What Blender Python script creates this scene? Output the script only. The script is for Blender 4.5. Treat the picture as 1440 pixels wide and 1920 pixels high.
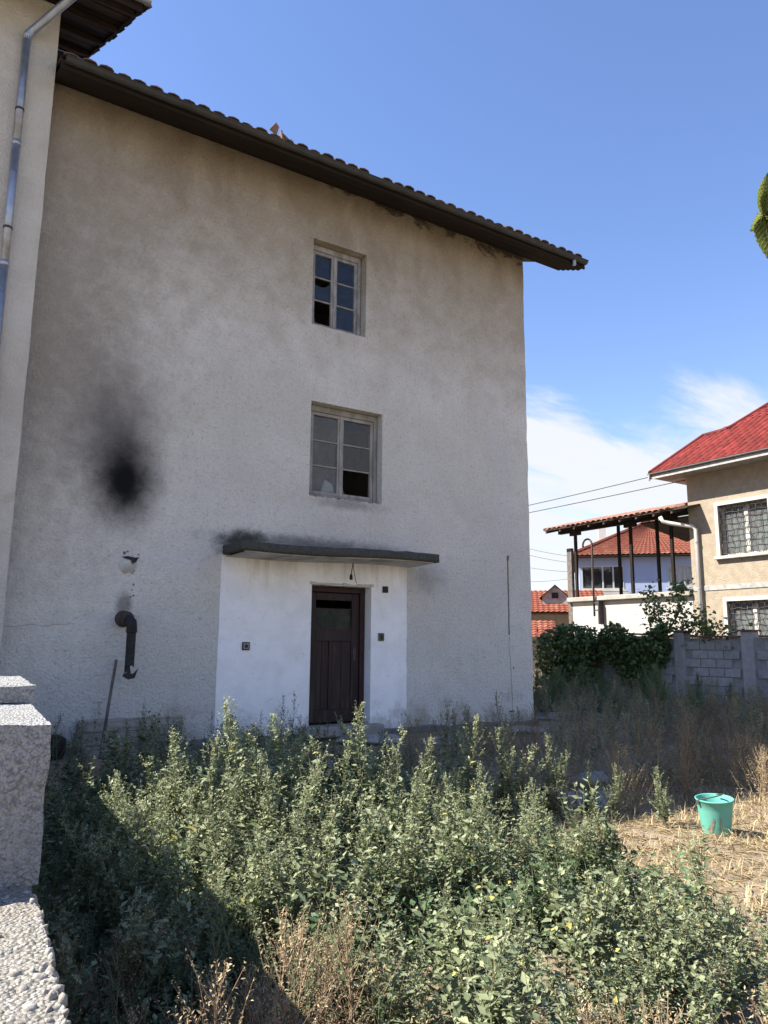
import bpy, bmesh, math, random
import numpy as np
from mathutils import Vector, Matrix, Euler, noise as mnoise
rnd = random.Random(7)
rng = np.random.default_rng(11)
R = math.radians
for o in list(bpy.data.objects): bpy.data.objects.remove(o)
sc = bpy.context.scene
C = sc.collection

# ------------------------------------------------------------------ camera
EYE = 1.5
cam_d = bpy.data.cameras.new('camera'); cam = bpy.data.objects.new('camera', cam_d); C.objects.link(cam)
cam_d.sensor_fit = 'HORIZONTAL'; cam_d.sensor_width = 36.0; cam_d.lens = 36 * 1427.67 / 1440
cam_d.clip_start = 0.05; cam_d.clip_end = 3000
BR = Vector((0.84054683, -0.54167743, 0.00816053)); BU = -Vector((0.09995642, 0.14026702, -0.98505527)); BF = Vector((0.53243755, 0.82880078, 0.17204513))
cam.matrix_world = Matrix(((BR.x, BU.x, -BF.x, 0), (BR.y, BU.y, -BF.y, -10), (BR.z, BU.z, -BF.z, EYE), (0, 0, 0, 1)))
sc.camera = cam

# ------------------------------------------------------------------ sky, sun, exposure
SUN = Vector((-0.85, 0.42, 1.0)).normalized()
SUN_EL = math.asin(SUN.z); SUN_AZ = math.atan2(SUN.x, SUN.y)
world = bpy.data.worlds.new('World'); sc.world = world; world.use_nodes = True
wn, wl = world.node_tree.nodes, world.node_tree.links
bg = wn['Background']; bg.inputs[1].default_value = 0.114
sky = wn.new('ShaderNodeTexSky'); sky.sky_type = 'NISHITA'; sky.sun_disc = False
sky.sun_elevation = SUN_EL; sky.sun_rotation = SUN_AZ
sky.altitude = 500; sky.air_density = 1.0; sky.dust_density = 0.2; sky.ozone_density = 2.5
tc = wn.new('ShaderNodeTexCoord'); sep = wn.new('ShaderNodeSeparateXYZ'); wl.new(tc.outputs['Generated'], sep.inputs[0])
# thin cloud sheet: direction projected on a high layer so that clouds flatten towards the horizon
def wmath(op, a, b=None):
    n = wn.new('ShaderNodeMath'); n.operation = op
    for i, v in enumerate((a, b)):
        if v is None: continue
        if isinstance(v, (int, float)): n.inputs[i].default_value = v
        else: wl.new(v, n.inputs[i])
    return n.outputs[0]
zc = wmath('ADD', wmath('MAXIMUM', sep.outputs[2], 0.0), 0.16)
comb = wn.new('ShaderNodeCombineXYZ')
wl.new(wmath('DIVIDE', sep.outputs[0], zc), comb.inputs[0]); wl.new(wmath('DIVIDE', sep.outputs[1], zc), comb.inputs[1])
mapn = wn.new('ShaderNodeMapping'); wl.new(comb.outputs[0], mapn.inputs[0])
mapn.inputs['Rotation'].default_value = (0, 0, R(35)); mapn.inputs['Scale'].default_value = (0.75, 1.9, 1); mapn.inputs['Location'].default_value = (0.35, 0.4, 0)
cn = wn.new('ShaderNodeTexNoise'); cn.inputs['Scale'].default_value = 1.7; cn.inputs['Detail'].default_value = 9; cn.inputs['Roughness'].default_value = 0.58; cn.inputs['Distortion'].default_value = 0.5
wl.new(mapn.outputs[0], cn.inputs[0])
band = wn.new('ShaderNodeMapRange'); band.interpolation_type = 'SMOOTHSTEP'
band.inputs['From Min'].default_value = 0.42; band.inputs['From Max'].default_value = 0.24; band.inputs['To Min'].default_value = -0.36; band.inputs['To Max'].default_value = 0.21
wl.new(sep.outputs[2], band.inputs[0])
cr = wn.new('ShaderNodeMapRange'); cr.interpolation_type = 'SMOOTHSTEP'; cr.inputs['From Min'].default_value = 0.46; cr.inputs['From Max'].default_value = 0.70; cr.inputs['To Max'].default_value = 0.95
wl.new(wmath('ADD', cn.outputs[0], band.outputs[0]), cr.inputs[0])
cmix = wn.new('ShaderNodeMix'); cmix.data_type = 'RGBA'
skyhs = wn.new('ShaderNodeHueSaturation'); skyhs.inputs['Saturation'].default_value = 1.10
wl.new(sky.outputs[0], skyhs.inputs['Color'])
skyt = wn.new('ShaderNodeMix'); skyt.data_type = 'RGBA'; skyt.blend_type = 'MULTIPLY'; skyt.inputs[0].default_value = 1; skyt.inputs[7].default_value = (1.0, .86, .90, 1); wl.new(skyhs.outputs[0], skyt.inputs[6])
wl.new(cr.outputs[0], cmix.inputs[0]); wl.new(skyt.outputs[2], cmix.inputs[6]); cmix.inputs[7].default_value = (3.0, 3.08, 3.2, 1)
wl.new(cmix.outputs[2], bg.inputs[0])
sun_d = bpy.data.lights.new('sun', 'SUN'); sun_d.energy = 5.0; sun_d.angle = R(0.53); sun_d.color = (1.0, 0.93, 0.82)
sun = bpy.data.objects.new('sun', sun_d); C.objects.link(sun); sun.rotation_euler = SUN.to_track_quat('Z', 'Y').to_euler(); sun.location = (-20, 10, 30)
vs = sc.view_settings; vs.view_transform = 'Standard'; vs.look = 'None'; vs.gamma = 1; vs.use_curve_mapping = False; vs.exposure = 1.45

# ------------------------------------------------------------------ materials
def nt(name):
    m = bpy.data.materials.new(name); m.use_nodes = True
    N, L = m.node_tree.nodes, m.node_tree.links
    return m, N, L, N['Principled BSDF']
class G:
    """tiny node-graph helper"""
    def __init__(s, N, L): s.N, s.L = N, L
    def set(s, sock, v):
        if isinstance(v, bpy.types.NodeSocket): s.L.new(v, sock)
        elif isinstance(v, (tuple, list)) and len(v) == 3 and sock.type == 'RGBA': sock.default_value = (*v, 1)
        else: sock.default_value = v
    def pos(s): return s.N.new('ShaderNodeNewGeometry').outputs['Position']
    def noise(s, vec, scale, detail=4, rough=.55, dist=0):
        n = s.N.new('ShaderNodeTexNoise'); s.set(n.inputs['Vector'], vec); n.inputs['Scale'].default_value = scale
        n.inputs['Detail'].default_value = detail; n.inputs['Roughness'].default_value = rough; n.inputs['Distortion'].default_value = dist
        return n.outputs['Fac']
    def voro(s, vec, scale, feat='F1'):
        n = s.N.new('ShaderNodeTexVoronoi'); n.feature = feat; s.set(n.inputs['Vector'], vec); n.inputs['Scale'].default_value = scale
        return n.outputs['Distance']
    def rng(s, v, a, b, c=0, d=1, smooth=True):
        n = s.N.new('ShaderNodeMapRange'); n.interpolation_type = 'SMOOTHSTEP' if smooth else 'LINEAR'; s.set(n.inputs[0], v)
        for i, q in enumerate((a, b, c, d)): n.inputs[i + 1].default_value = q
        return n.outputs[0]
    def math(s, op, a, b=0.0):
        n = s.N.new('ShaderNodeMath'); n.operation = op; s.set(n.inputs[0], a); s.set(n.inputs[1], b); return n.outputs[0]
    def vm(s, op, a, b):
        n = s.N.new('ShaderNodeVectorMath'); n.operation = op; s.set(n.inputs[0], a); s.set(n.inputs[1], b)
        return n.outputs['Value'] if op == 'LENGTH' else n.outputs['Vector']
    def mix(s, f, a, b):
        n = s.N.new('ShaderNodeMix'); n.data_type = 'RGBA'; s.set(n.inputs[0], f); s.set(n.inputs[6], a); s.set(n.inputs[7], b); return n.outputs[2]
    def bump(s, h, strength, dist=.01, prev=None):
        n = s.N.new('ShaderNodeBump'); n.inputs['Strength'].default_value = strength; n.inputs['Distance'].default_value = dist; s.set(n.inputs['Height'], h)
        if prev is not None: s.L.new(prev, n.inputs['Normal'])
        return n.outputs[0]
    def ell(s, vec, c, r, inner, outer, warp=None):
        v = s.vm('SUBTRACT', vec, c)
        v = s.vm('MULTIPLY', v, (1 / r[0], 0.0, 1 / r[1]))
        l = s.vm('LENGTH', v, (0, 0, 0))
        if warp is not None: l = s.math('ADD', l, warp)
        return s.rng(l, inner, outer, 1, 0)
def pmat(name, c1, c2=None, ns=6, rough=.9, bump=.3, bs=60, bd=.004, spec=.3, metal=0, stretch=None, c3=None, obj=False, var=(.86, 1.12)):
    m, N, L, p = nt(name); g = G(N, L)
    P = N.new('ShaderNodeTexCoord').outputs['Object'] if obj else g.pos()
    if stretch: P = g.vm('MULTIPLY', P, stretch)
    c2 = c2 or tuple(x * .7 for x in c1)
    f = g.rng(g.noise(P, ns, 6, .62), .35, .66)
    col = g.mix(f, c1, c2)
    if c3: col = g.mix(g.rng(g.noise(P, ns * .33, 5, .6, .6), .54, .68), col, c3)
    oi = N.new('ShaderNodeObjectInfo')
    h = N.new('ShaderNodeHueSaturation'); g.set(h.inputs['Color'], col); g.set(h.inputs['Value'], g.rng(oi.outputs['Random'], 0, 1, var[0], var[1], False))
    L.new(h.outputs[0], p.inputs['Base Color'])
    p.inputs['Roughness'].default_value = rough; p.inputs['Specular IOR Level'].default_value = spec; p.inputs['Metallic'].default_value = metal
    if bump: L.new(g.bump(g.noise(P, bs, 4, .6), bump, bd), p.inputs['Normal'])
    return m
def leafmat(name, ca, cb, cc=None, trans=.28, rough=.55):
    """foliage: per-leaf 'tint' attribute varies hue, part of the light passes through"""
    m, N, L, p = nt(name); g = G(N, L)
    a = N.new('ShaderNodeAttribute'); a.attribute_name = 'tint'
    r = N.new('ShaderNodeValToRGB'); L.new(a.outputs['Fac'], r.inputs[0])
    e = r.color_ramp.elements; e[0].color = (*ca, 1); e[1].color = (*cb, 1); e[1].position = .86
    if cc: q = e.new(.955); q.color = (*cc, 1)
    L.new(r.outputs[0], p.inputs['Base Color']); p.inputs['Roughness'].default_value = rough; p.inputs['Specular IOR Level'].default_value = .35
    t = N.new('ShaderNodeBsdfTranslucent'); L.new(r.outputs[0], t.inputs[0])
    mx = N.new('ShaderNodeMixShader'); mx.inputs[0].default_value = trans
    L.new(p.outputs[0], mx.inputs[1]); L.new(t.outputs[0], mx.inputs[2]); L.new(mx.outputs[0], N['Material Output'].inputs[0])
    return m
def glassmat(name, dust=0.0, tint=(.5, .52, .52), f0=.07):
    m, N, L, p = nt(name); g = G(N, L)
    tr = N.new('ShaderNodeBsdfTransparent'); tr.inputs[0].default_value = (.85, .9, .9, 1)
    gl = N.new('ShaderNodeBsdfGlossy'); gl.inputs['Roughness'].default_value = .03
    nb = g.bump(g.noise(g.pos(), 3.2, 2), .10, .02); L.new(nb, gl.inputs['Normal'])
    ge = N.new('ShaderNodeNewGeometry'); dt = N.new('ShaderNodeVectorMath'); dt.operation = 'DOT_PRODUCT'; L.new(ge.outputs['Normal'], dt.inputs[0]); L.new(ge.outputs['Incoming'], dt.inputs[1])
    fz = g.math('ADD', g.math('MULTIPLY', g.math('POWER', g.math('SUBTRACT', 1.0, g.math('ABSOLUTE', dt.outputs['Value'])), 5.0), .92), f0)
    m1 = N.new('ShaderNodeMixShader'); L.new(fz, m1.inputs[0]); L.new(tr.outputs[0], m1.inputs[1]); L.new(gl.outputs[0], m1.inputs[2])
    df = N.new('ShaderNodeBsdfDiffuse'); df.inputs[0].default_value = (*tint, 1)
    m2 = N.new('ShaderNodeMixShader'); g.set(m2.inputs[0], g.rng(g.noise(g.pos(), 7, 5), .3, .75, dust * .6, min(1, dust * 1.5)))
    L.new(m1.outputs[0], m2.inputs[1]); L.new(df.outputs[0], m2.inputs[2]); L.new(m2.outputs[0], N['Material Output'].inputs[0])
    return m

def wall_material():
    m, N, L, p = nt('spattered_lime_render'); g = G(N, L); P = g.pos()
    sepn = N.new('ShaderNodeSeparateXYZ'); L.new(P, sepn.inputs[0]); Z = sepn.outputs[2]
    big = g.noise(P, .55, 5, .6, .4); mid = g.noise(P, 2.6, 6, .65); fine = g.noise(P, 21, 5, .82); blot = g.noise(P, 8, 5, .7)
    col = g.mix(g.rng(big, .36, .64), (.69, .675, .62), (.62, .605, .55))
    col = g.mix(g.math('MULTIPLY', g.rng(mid, .48, .75), .35), col, (.57, .535, .47))
    col = g.mix(g.math('MULTIPLY', g.rng(blot, .50, .72), .30), col, (.50, .465, .41))
    # tan tone of the upper storeys with eave shade painted into it, patchy
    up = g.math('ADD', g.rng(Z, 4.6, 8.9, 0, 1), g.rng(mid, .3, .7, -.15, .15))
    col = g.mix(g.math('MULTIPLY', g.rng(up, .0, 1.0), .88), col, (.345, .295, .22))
    # rain stains run down from the gutter: soft brown clouds, then darker ragged scabs
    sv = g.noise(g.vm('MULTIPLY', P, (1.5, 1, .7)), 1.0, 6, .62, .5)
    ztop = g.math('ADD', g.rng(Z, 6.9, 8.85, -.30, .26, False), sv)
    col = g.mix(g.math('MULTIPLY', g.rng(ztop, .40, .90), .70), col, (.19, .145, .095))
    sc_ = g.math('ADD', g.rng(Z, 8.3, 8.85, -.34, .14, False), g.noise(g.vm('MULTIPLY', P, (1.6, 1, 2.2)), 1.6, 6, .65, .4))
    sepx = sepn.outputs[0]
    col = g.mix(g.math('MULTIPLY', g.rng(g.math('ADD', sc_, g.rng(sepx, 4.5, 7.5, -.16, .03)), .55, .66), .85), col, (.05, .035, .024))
    # grey vertical weather streaks
    col = g.mix(g.math('MULTIPLY', g.rng(g.noise(g.vm('MULTIPLY', P, (7, 1, .5)), 1, 4, .6), .56, .76), .20), col, (.38, .36, .33))
    # newer lime-washed rectangle beside the hole, pale band on the right
    e = g.ell(P, (3.12, 0, 2.60), (.52, .15), .72, 1.05, g.rng(mid, .3, .7, -.15, .15)); col = g.mix(g.math('MULTIPLY', e, .55), col, (.68, .67, .65))
    e = g.ell(P, (8.85, 0, 4.6), (.35, 2.0), .2, 1.0, g.rng(mid, .3, .7, -.3, .3)); col = g.mix(g.math('MULTIPLY', e, .4), col, (.62, .62, .61))
    # soil splash at the foot
    foot = g.math('ADD', g.rng(Z, 1.15, .1, -.2, .4, False), g.rng(mid, .3, .7, -.2, .2))
    col = g.mix(g.math('MULTIPLY', g.rng(foot, .08, .42), .6), col, (.30, .255, .19))
    # grit of the thrown render: relief of pits and crests painted in as dark and pale speckle
    col = g.mix(g.math('MULTIPLY', g.rng(fine, .52, .70), .85), col, g.mix(.62, col, (.10, .095, .09)))
    col = g.mix(g.math('MULTIPLY', g.rng(fine, .46, .32), .16), col, (.80, .79, .76))
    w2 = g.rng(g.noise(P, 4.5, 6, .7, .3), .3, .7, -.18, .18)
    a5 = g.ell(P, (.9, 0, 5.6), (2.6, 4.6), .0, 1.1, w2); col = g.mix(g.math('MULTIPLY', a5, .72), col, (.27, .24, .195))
    # soot from the old flue
    w1 = g.rng(g.noise(P, 3.2, 5, .62, .3), .3, .7, -.09, .09)
    w0 = g.rng(g.noise(P, 3.2, 6, .70, .3), .3, .7, -.07, .07)
    s1 = g.ell(P, (2.42, 0, 3.57), (.62, .86), .12, 1.0, w0)
    s2 = g.ell(P, (2.28, 0, 4.15), (.80, 1.35), .0, 1.0, w0)
    s3 = g.ell(P, (1.75, 0, 4.9), (.95, 2.2), .0, 1.05, w1)
    col = g.mix(g.math('MULTIPLY', s3, .30), col, (.17, .15, .13))
    col = g.mix(g.math('MULTIPLY', s2, .78), col, (.10, .092, .085))
    col = g.mix(g.math('MULTIPLY', s1, .99), col, (.008, .008, .009))
    sf = g.ell(P, (2.50, 0, 1.98), (.13, .22), .3, 1.1, w1); col = g.mix(g.math('MULTIPLY', sf, .6), col, (.05, .04, .035))
    # black algae above the canopy
    w2 = g.rng(g.noise(P, 4.5, 6, .7, .3), .3, .7, -.18, .18)
    a1 = g.ell(P, (4.05, 0, 2.90), (.50, .26), .25, 1.05, w2); a2 = g.ell(P, (5.2, 0, 2.95), (2.0, .17), .1, 1.1, w2)
    a3 = g.ell(P, (7.25, 0, 2.55), (.55, .36), .0, 1.1, w2)
    col = g.mix(g.math('MULTIPLY', a1, .93), col, (.030, .030, .028)); col = g.mix(g.math('MULTIPLY', a2, .72), col, (.06, .058, .052))
    col = g.mix(g.math('MULTIPLY', a3, .5), col, (.19, .19, .18))
    # algae under sills
    a4 = g.ell(P, (5.75, 0, 3.63), (.85, .13), .1, 1.1, w2); col = g.mix(g.math('MULTIPLY', a4, .55), col, (.17, .16, .15))
    L.new(col, p.inputs['Base Color']); p.inputs['Roughness'].default_value = .95; p.inputs['Specular IOR Level'].default_value = .15
    b = g.bump(g.noise(P, 2.4, 4), .5, .05)
    b = g.bump(g.math('ADD', g.math('MULTIPLY', g.voro(P, 34), .5), g.noise(P, 30, 4, .75)), 1.0, .022, b)
    L.new(b, p.inputs['Normal'])
    return m
def speckled(name, c1, c2, vs_, bump, bd, c3=None):
    m, N, L, p = nt(name); g = G(N, L); P = g.pos()
    v = g.voro(P, vs_ * 1.3); n = g.noise(P, vs_ * .8, 5, .8, .15)
    col = g.mix(g.rng(g.math('ADD', g.math('MULTIPLY', v, .18), n), .50, .74), c1, c2)
    col = g.mix(g.math('MULTIPLY', g.rng(g.noise(P, 3.0, 6, .65), .45, .7), .5), col, c3 or tuple(x * .6 for x in c1))
    L.new(col, p.inputs['Base Color']); p.inputs['Roughness'].default_value = .95; p.inputs['Specular IOR Level'].default_value = .15
    L.new(g.bump(g.math('SUBTRACT', n, v), bump, bd), p.inputs['Normal'])
    return m
M = {}
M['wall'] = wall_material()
M['wing'] = pmat('grey_tan_render', (.62, .60, .545), (.52, .495, .435), 1.3, .95, 1.0, 30, .03, .15, c3=(.46, .41, .33))
def panel_material():
    m, N, L, p = nt('white_limewash'); g = G(N, L); P = g.pos(); sepn = N.new('ShaderNodeSeparateXYZ'); L.new(P, sepn.inputs[0]); Z = sepn.outputs[2]
    mid = g.noise(P, 2.4, 6, .65, .3); col = g.mix(g.rng(mid, .38, .66), (.92, .92, .91), (.83, .83, .82))
    dr = g.math('ADD', g.noise(g.vm('MULTIPLY', P, (6, 1, .5)), 1, 5, .65), g.rng(Z, 1.7, 2.75, -.25, .12, False)); col = g.mix(g.math('MULTIPLY', g.rng(dr, .48, .76), .55), col, (.55, .49, .39))
    ft = g.math('ADD', g.noise(P, 3.5, 6, .7), g.rng(Z, 1.0, .3, -.25, .16, False)); col = g.mix(g.math('MULTIPLY', g.rng(ft, .46, .70), .6), col, (.45, .40, .33))
    col = g.mix(g.math('MULTIPLY', g.rng(g.noise(P, 9, 5, .7), .58, .70), .45), col, (.62, .61, .59))
    col = g.mix(g.math('MULTIPLY', g.rng(g.noise(P, 26, 3, .6), .68, .74), .7), col, (.33, .31, .29))
    L.new(col, p.inputs['Base Color']); p.inputs['Roughness'].default_value = .92; p.inputs['Specular IOR Level'].default_value = .15
    L.new(g.bump(g.noise(P, 16, 5, .7), .5, .012), p.inputs['Normal']); return m
M['panel'] = panel_material()
M['soffit'] = pmat('flaking_white_soffit', (.66, .64, .60), (.52, .49, .44), 4, .9, .3, 25, .006, .2, c3=(.36, .32, .26))
M['moss'] = pmat('mossy_concrete', (.088, .086, .078), (.050, .051, .044), 45, .95, .6, 70, .012, .1, c3=(.066, .074, .044))
M['plinth'] = speckled('grey_plinth', (.20, .19, .175), (.12, .115, .105), 25, .6, .01)
M['pier'] = speckled('spattered_cement', (.50, .505, .50), (.22, .22, .22), 80, 1.0, .014, (.26, .26, .25))
M['pebble'] = speckled('pebble_concrete', (.40, .385, .35), (.18, .165, .14), 70, 1.0, .016, (.30, .25, .18))
M['stone'] = pmat('pebble_stone', (.36, .345, .31), (.23, .21, .175), 40, .9, .8, 120, .004, .2)
M['gutter'] = pmat('dark_grey_gutter', (.042, .042, .040), (.030, .030, .029), 5, .65, .1, 40, .002, .4, c3=(.05, .043, .032))
M['zinc'] = pmat('zinc_pipe', (.40, .44, .50), (.31, .34, .385), 9, .42, .08, 30, .002, .5, .65, c3=(.27, .29, .31))
M['darkwood'] = pmat('old_dark_timber', (.026, .019, .015), (.015, .012, .010), 4, .9, .5, 40, .006, .2, stretch=(.35, 6, 6))
M['brownwood'] = pmat('rafter_timber', (.075, .052, .040), (.042, .031, .025), 4, .9, .5, 40, .006, .2, stretch=(.5, 5, 5))
M['greywood'] = pmat('weathered_window_wood', (.35, .345, .33), (.22, .215, .205), 12, .85, .5, 50, .004, .2, stretch=(1, 1, .35), c3=(.18, .17, .155))
M['creamwood'] = pmat('flaking_cream_window_wood', (.34, .325, .295), (.23, .22, .20), 11, .85, .5, 50, .004, .2, stretch=(1, 1, .35), c3=(.22, .205, .18))
M['door'] = pmat('dark_brown_door_paint', (.034, .017, .015), (.019, .011, .010), 5, .62, .4, 35, .004, .35, stretch=(6, 6, .5), c3=(.055, .036, .028))
M['doorframe'] = pmat('red_brown_frame_paint', (.05, .021, .018), (.03, .015, .013), 7, .65, .4, 35, .004, .35)
M['glass'] = glassmat('window_glass', .05, (.25, .27, .30), .06)
M['dustyglass'] = glassmat('dusty_window_glass', .34, (.22, .23, .235), .06)
M['darkglass'] = glassmat('door_glass', .5, (.045, .055, .04), .012)
M['patch'] = pmat('grey_filler', (.62, .61, .59), (.45, .44, .42), 14, .95, .8, 40, .012, .1)
M['paper'] = pmat('grey_paper', (.48, .48, .47), None, 6, .9, 0)
M['soot'] = pmat('burnt_black_metal', (.012, .012, .013), (.028, .024, .022), 12, .7, .6, 50, .006, .4)
M['rust'] = pmat('rusty_collar', (.085, .062, .052), (.045, .035, .03), 14, .85, .6, 60, .006, .3)
M['iron'] = pmat('dark_iron', (.045, .043, .042), (.08, .06, .05), 12, .7, .2, 60, .002, .4)
M['cable'] = pmat('black_cable', (.02, .02, .02), None, 5, .6, 0)
M['greenbox'] = pmat('olive_switch_plastic', (.10, .12, .06), (.06, .07, .04), 20, .5, 0)
M['darkbox'] = pmat('black_socket_plastic', (.025, .025, .025), None, 20, .5, 0)
M['greyplastic'] = pmat('grey_bell_plastic', (.28, .27, .25), None, 20, .5, 0)
M['oldtile'] = pmat('old_clay_tile', (.20, .135, .105), (.12, .09, .075), 7, .9, .5, 40, .006, .2, c3=(.085, .085, .07))
M['clay'] = pmat('broken_clay', (.26, .165, .125), (.20, .13, .10), 9, .9, .4, 40, .006, .2)
M['redtile'] = pmat('red_roof_tile', (.175, .025, .021), (.13, .020, .018), 4, .75, .2, 40, .004, .15, c3=(.11, .022, .018), var=(.66, 1.22))
M['orangetile'] = pmat('orange_roof_tile', (.22, .070, .042), (.165, .054, .036), 5, .8, .3, 40, .006, .2, c3=(.27, .11, .07))
M['terrtile'] = pmat('weathered_terrace_tile', (.32, .17, .13), (.24, .13, .10), 6, .85, .4, 40, .006, .2, c3=(.2, .13, .1))
M['cream'] = pmat('cream_spatter_render', (.37, .315, .24), (.31, .26, .195), 5, .95, .9, 30, .02, .15)
M['greyband'] = pmat('grey_cement_band', (.42, .41, .39), None, 6, .9, .2, 40)
M['white'] = pmat('white_paint', (.52, .51, .48), (.45, .44, .41), 2, .8, .1, 20, .004)
M['whitewall'] = pmat('whitewashed_terrace_wall', (.43, .415, .385), (.38, .365, .34), 1.4, .9, .3, 10, .01, c3=(.62, .57, .5))
M['blue'] = pmat('pale_blue_render', (.36, .43, .60), (.32, .39, .56), 1.2, .9, .1, 10)
M['concrete'] = pmat('raw_concrete', (.33, .31, .275), (.25, .235, .21), 4, .95, .4, 30, .008, .15)
M['block'] = pmat('cement_block', (.35, .35, .35), (.29, .29, .295), 9, .95, .6, 45, .008, .15)
M['mortar'] = pmat('grey_mortar', (.24, .24, .24), (.30, .30, .30), 9, .95, .4, 45, .006, .15)
M['brick'] = pmat('brown_brick_cap', (.20, .115, .085), (.14, .085, .07), 9, .9, .4, 45, .006, .2)
M['plank'] = pmat('bleached_plank', (.34, .30, .25), (.22, .19, .155), 5, .9, .5, 40, .005, .2, stretch=(.5, 4, 6))
M['stick'] = pmat('grey_stick', (.17, .15, .13), (.10, .085, .075), 8, .9, .3, 40)
M['bucket'] = pmat('turquoise_enamel', (.095, .36, .29), (.115, .32, .265), 12, .55, .08, 12, .004, .4, obj=True)
M['bucketrust'] = pmat('chipped_rust', (.26, .235, .18), (.19, .16, .12), 16, .9, .3, 50)
M['stem'] = pmat('green_stem', (.16, .19, .08), (.22, .20, .11), 14, .7, 0)
M['drystem'] = pmat('dry_stem', (.32, .24, .15), (.22, .155, .10), 14, .85, 0)
M['bark'] = pmat('vine_bark', (.11, .08, .055), None, 10, .9, .4, 40)
M['leaf'] = leafmat('goosefoot_leaf', (.062, .090, .040), (.30, .335, .195), (.46, .40, .10), .20)
M['leafpale'] = leafmat('goosefoot_seed_head', (.30, .335, .19), (.47, .49, .31), (.50, .46, .24), .30)
M['broadleaf'] = leafmat('broad_weed_leaf', (.040, .078, .034), (.11, .17, .075), (.30, .27, .08), .2)
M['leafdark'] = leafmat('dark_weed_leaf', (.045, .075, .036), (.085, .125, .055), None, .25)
M['greyleaf'] = leafmat('grey_green_weed_leaf', (.12, .165, .082), (.26, .315, .17), (.30, .24, .12), .2)
M['bushleaf'] = leafmat('feathery_bush_leaf', (.08, .145, .062), (.17, .25, .115), None, .25)
M['vineleaf'] = leafmat('vine_leaf', (.045, .090, .030), (.135, .20, .070), (.16, .12, .05), .22, .45)
M['dry'] = leafmat('dry_grass_blade', (.36, .275, .155), (.55, .45, .275), (.27, .30, .12), .22, .7)
M['drybrown'] = leafmat('brown_dead_weed', (.17, .125, .082), (.31, .235, .15), (.36, .30, .19), .15, .8)
M['bigleaf'] = None
def ground_material():
    m, N, L, p = nt('dry_soil'); g = G(N, L); P = g.pos()
    n1 = g.noise(P, .6, 6, .6, .3); n2 = g.noise(P, 9, 6, .7)
    col = g.mix(g.rng(n1, .38, .62), (.21, .170, .120), (.29, .235, .165))
    col = g.mix(g.math('MULTIPLY', g.rng(n2, .45, .7), .6), col, (.125, .098, .070))
    col = g.mix(g.math('MULTIPLY', g.rng(g.noise(P, 45, 3, .7), .55, .68), .7), col, (.42, .345, .235))
    L.new(col, p.inputs['Base Color']); p.inputs['Roughness'].default_value = 1; p.inputs['Specular IOR Level'].default_value = .1
    L.new(g.bump(n2, .8, .05), p.inputs['Normal']); return m
M['soil'] = ground_material()
def bigleaf_material():
    m, N, L, p = nt('ribbed_green_leaf'); g = G(N, L)
    uv = N.new('ShaderNodeUVMap').outputs[0]; s = N.new('ShaderNodeSeparateXYZ'); L.new(uv, s.inputs[0])
    u = g.math('ABSOLUTE', s.outputs[0]); ph = g.math('ADD', g.math('MULTIPLY', s.outputs[1], 62), g.math('MULTIPLY', u, -18))
    rib = g.math('SINE', ph); mid = g.rng(u, .0, .05, 1, 0)
    col = g.mix(g.rng(rib, .2, 1.0), (.16, .20, .045), (.34, .38, .12)); col = g.mix(mid, col, (.55, .58, .30))
    L.new(col, p.inputs['Base Color']); p.inputs['Roughness'].default_value = .42
    L.new(g.bump(rib, .8, .004), p.inputs['Normal'])
    t = N.new('ShaderNodeBsdfTranslucent'); L.new(col, t.inputs[0]); mx = N.new('ShaderNodeMixShader'); mx.inputs[0].default_value = .5
    L.new(p.outputs[0], mx.inputs[1]); L.new(t.outputs[0], mx.inputs[2]); L.new(mx.outputs[0], N['Material Output'].inputs[0]); return m
M['bigleaf'] = bigleaf_material()

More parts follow.
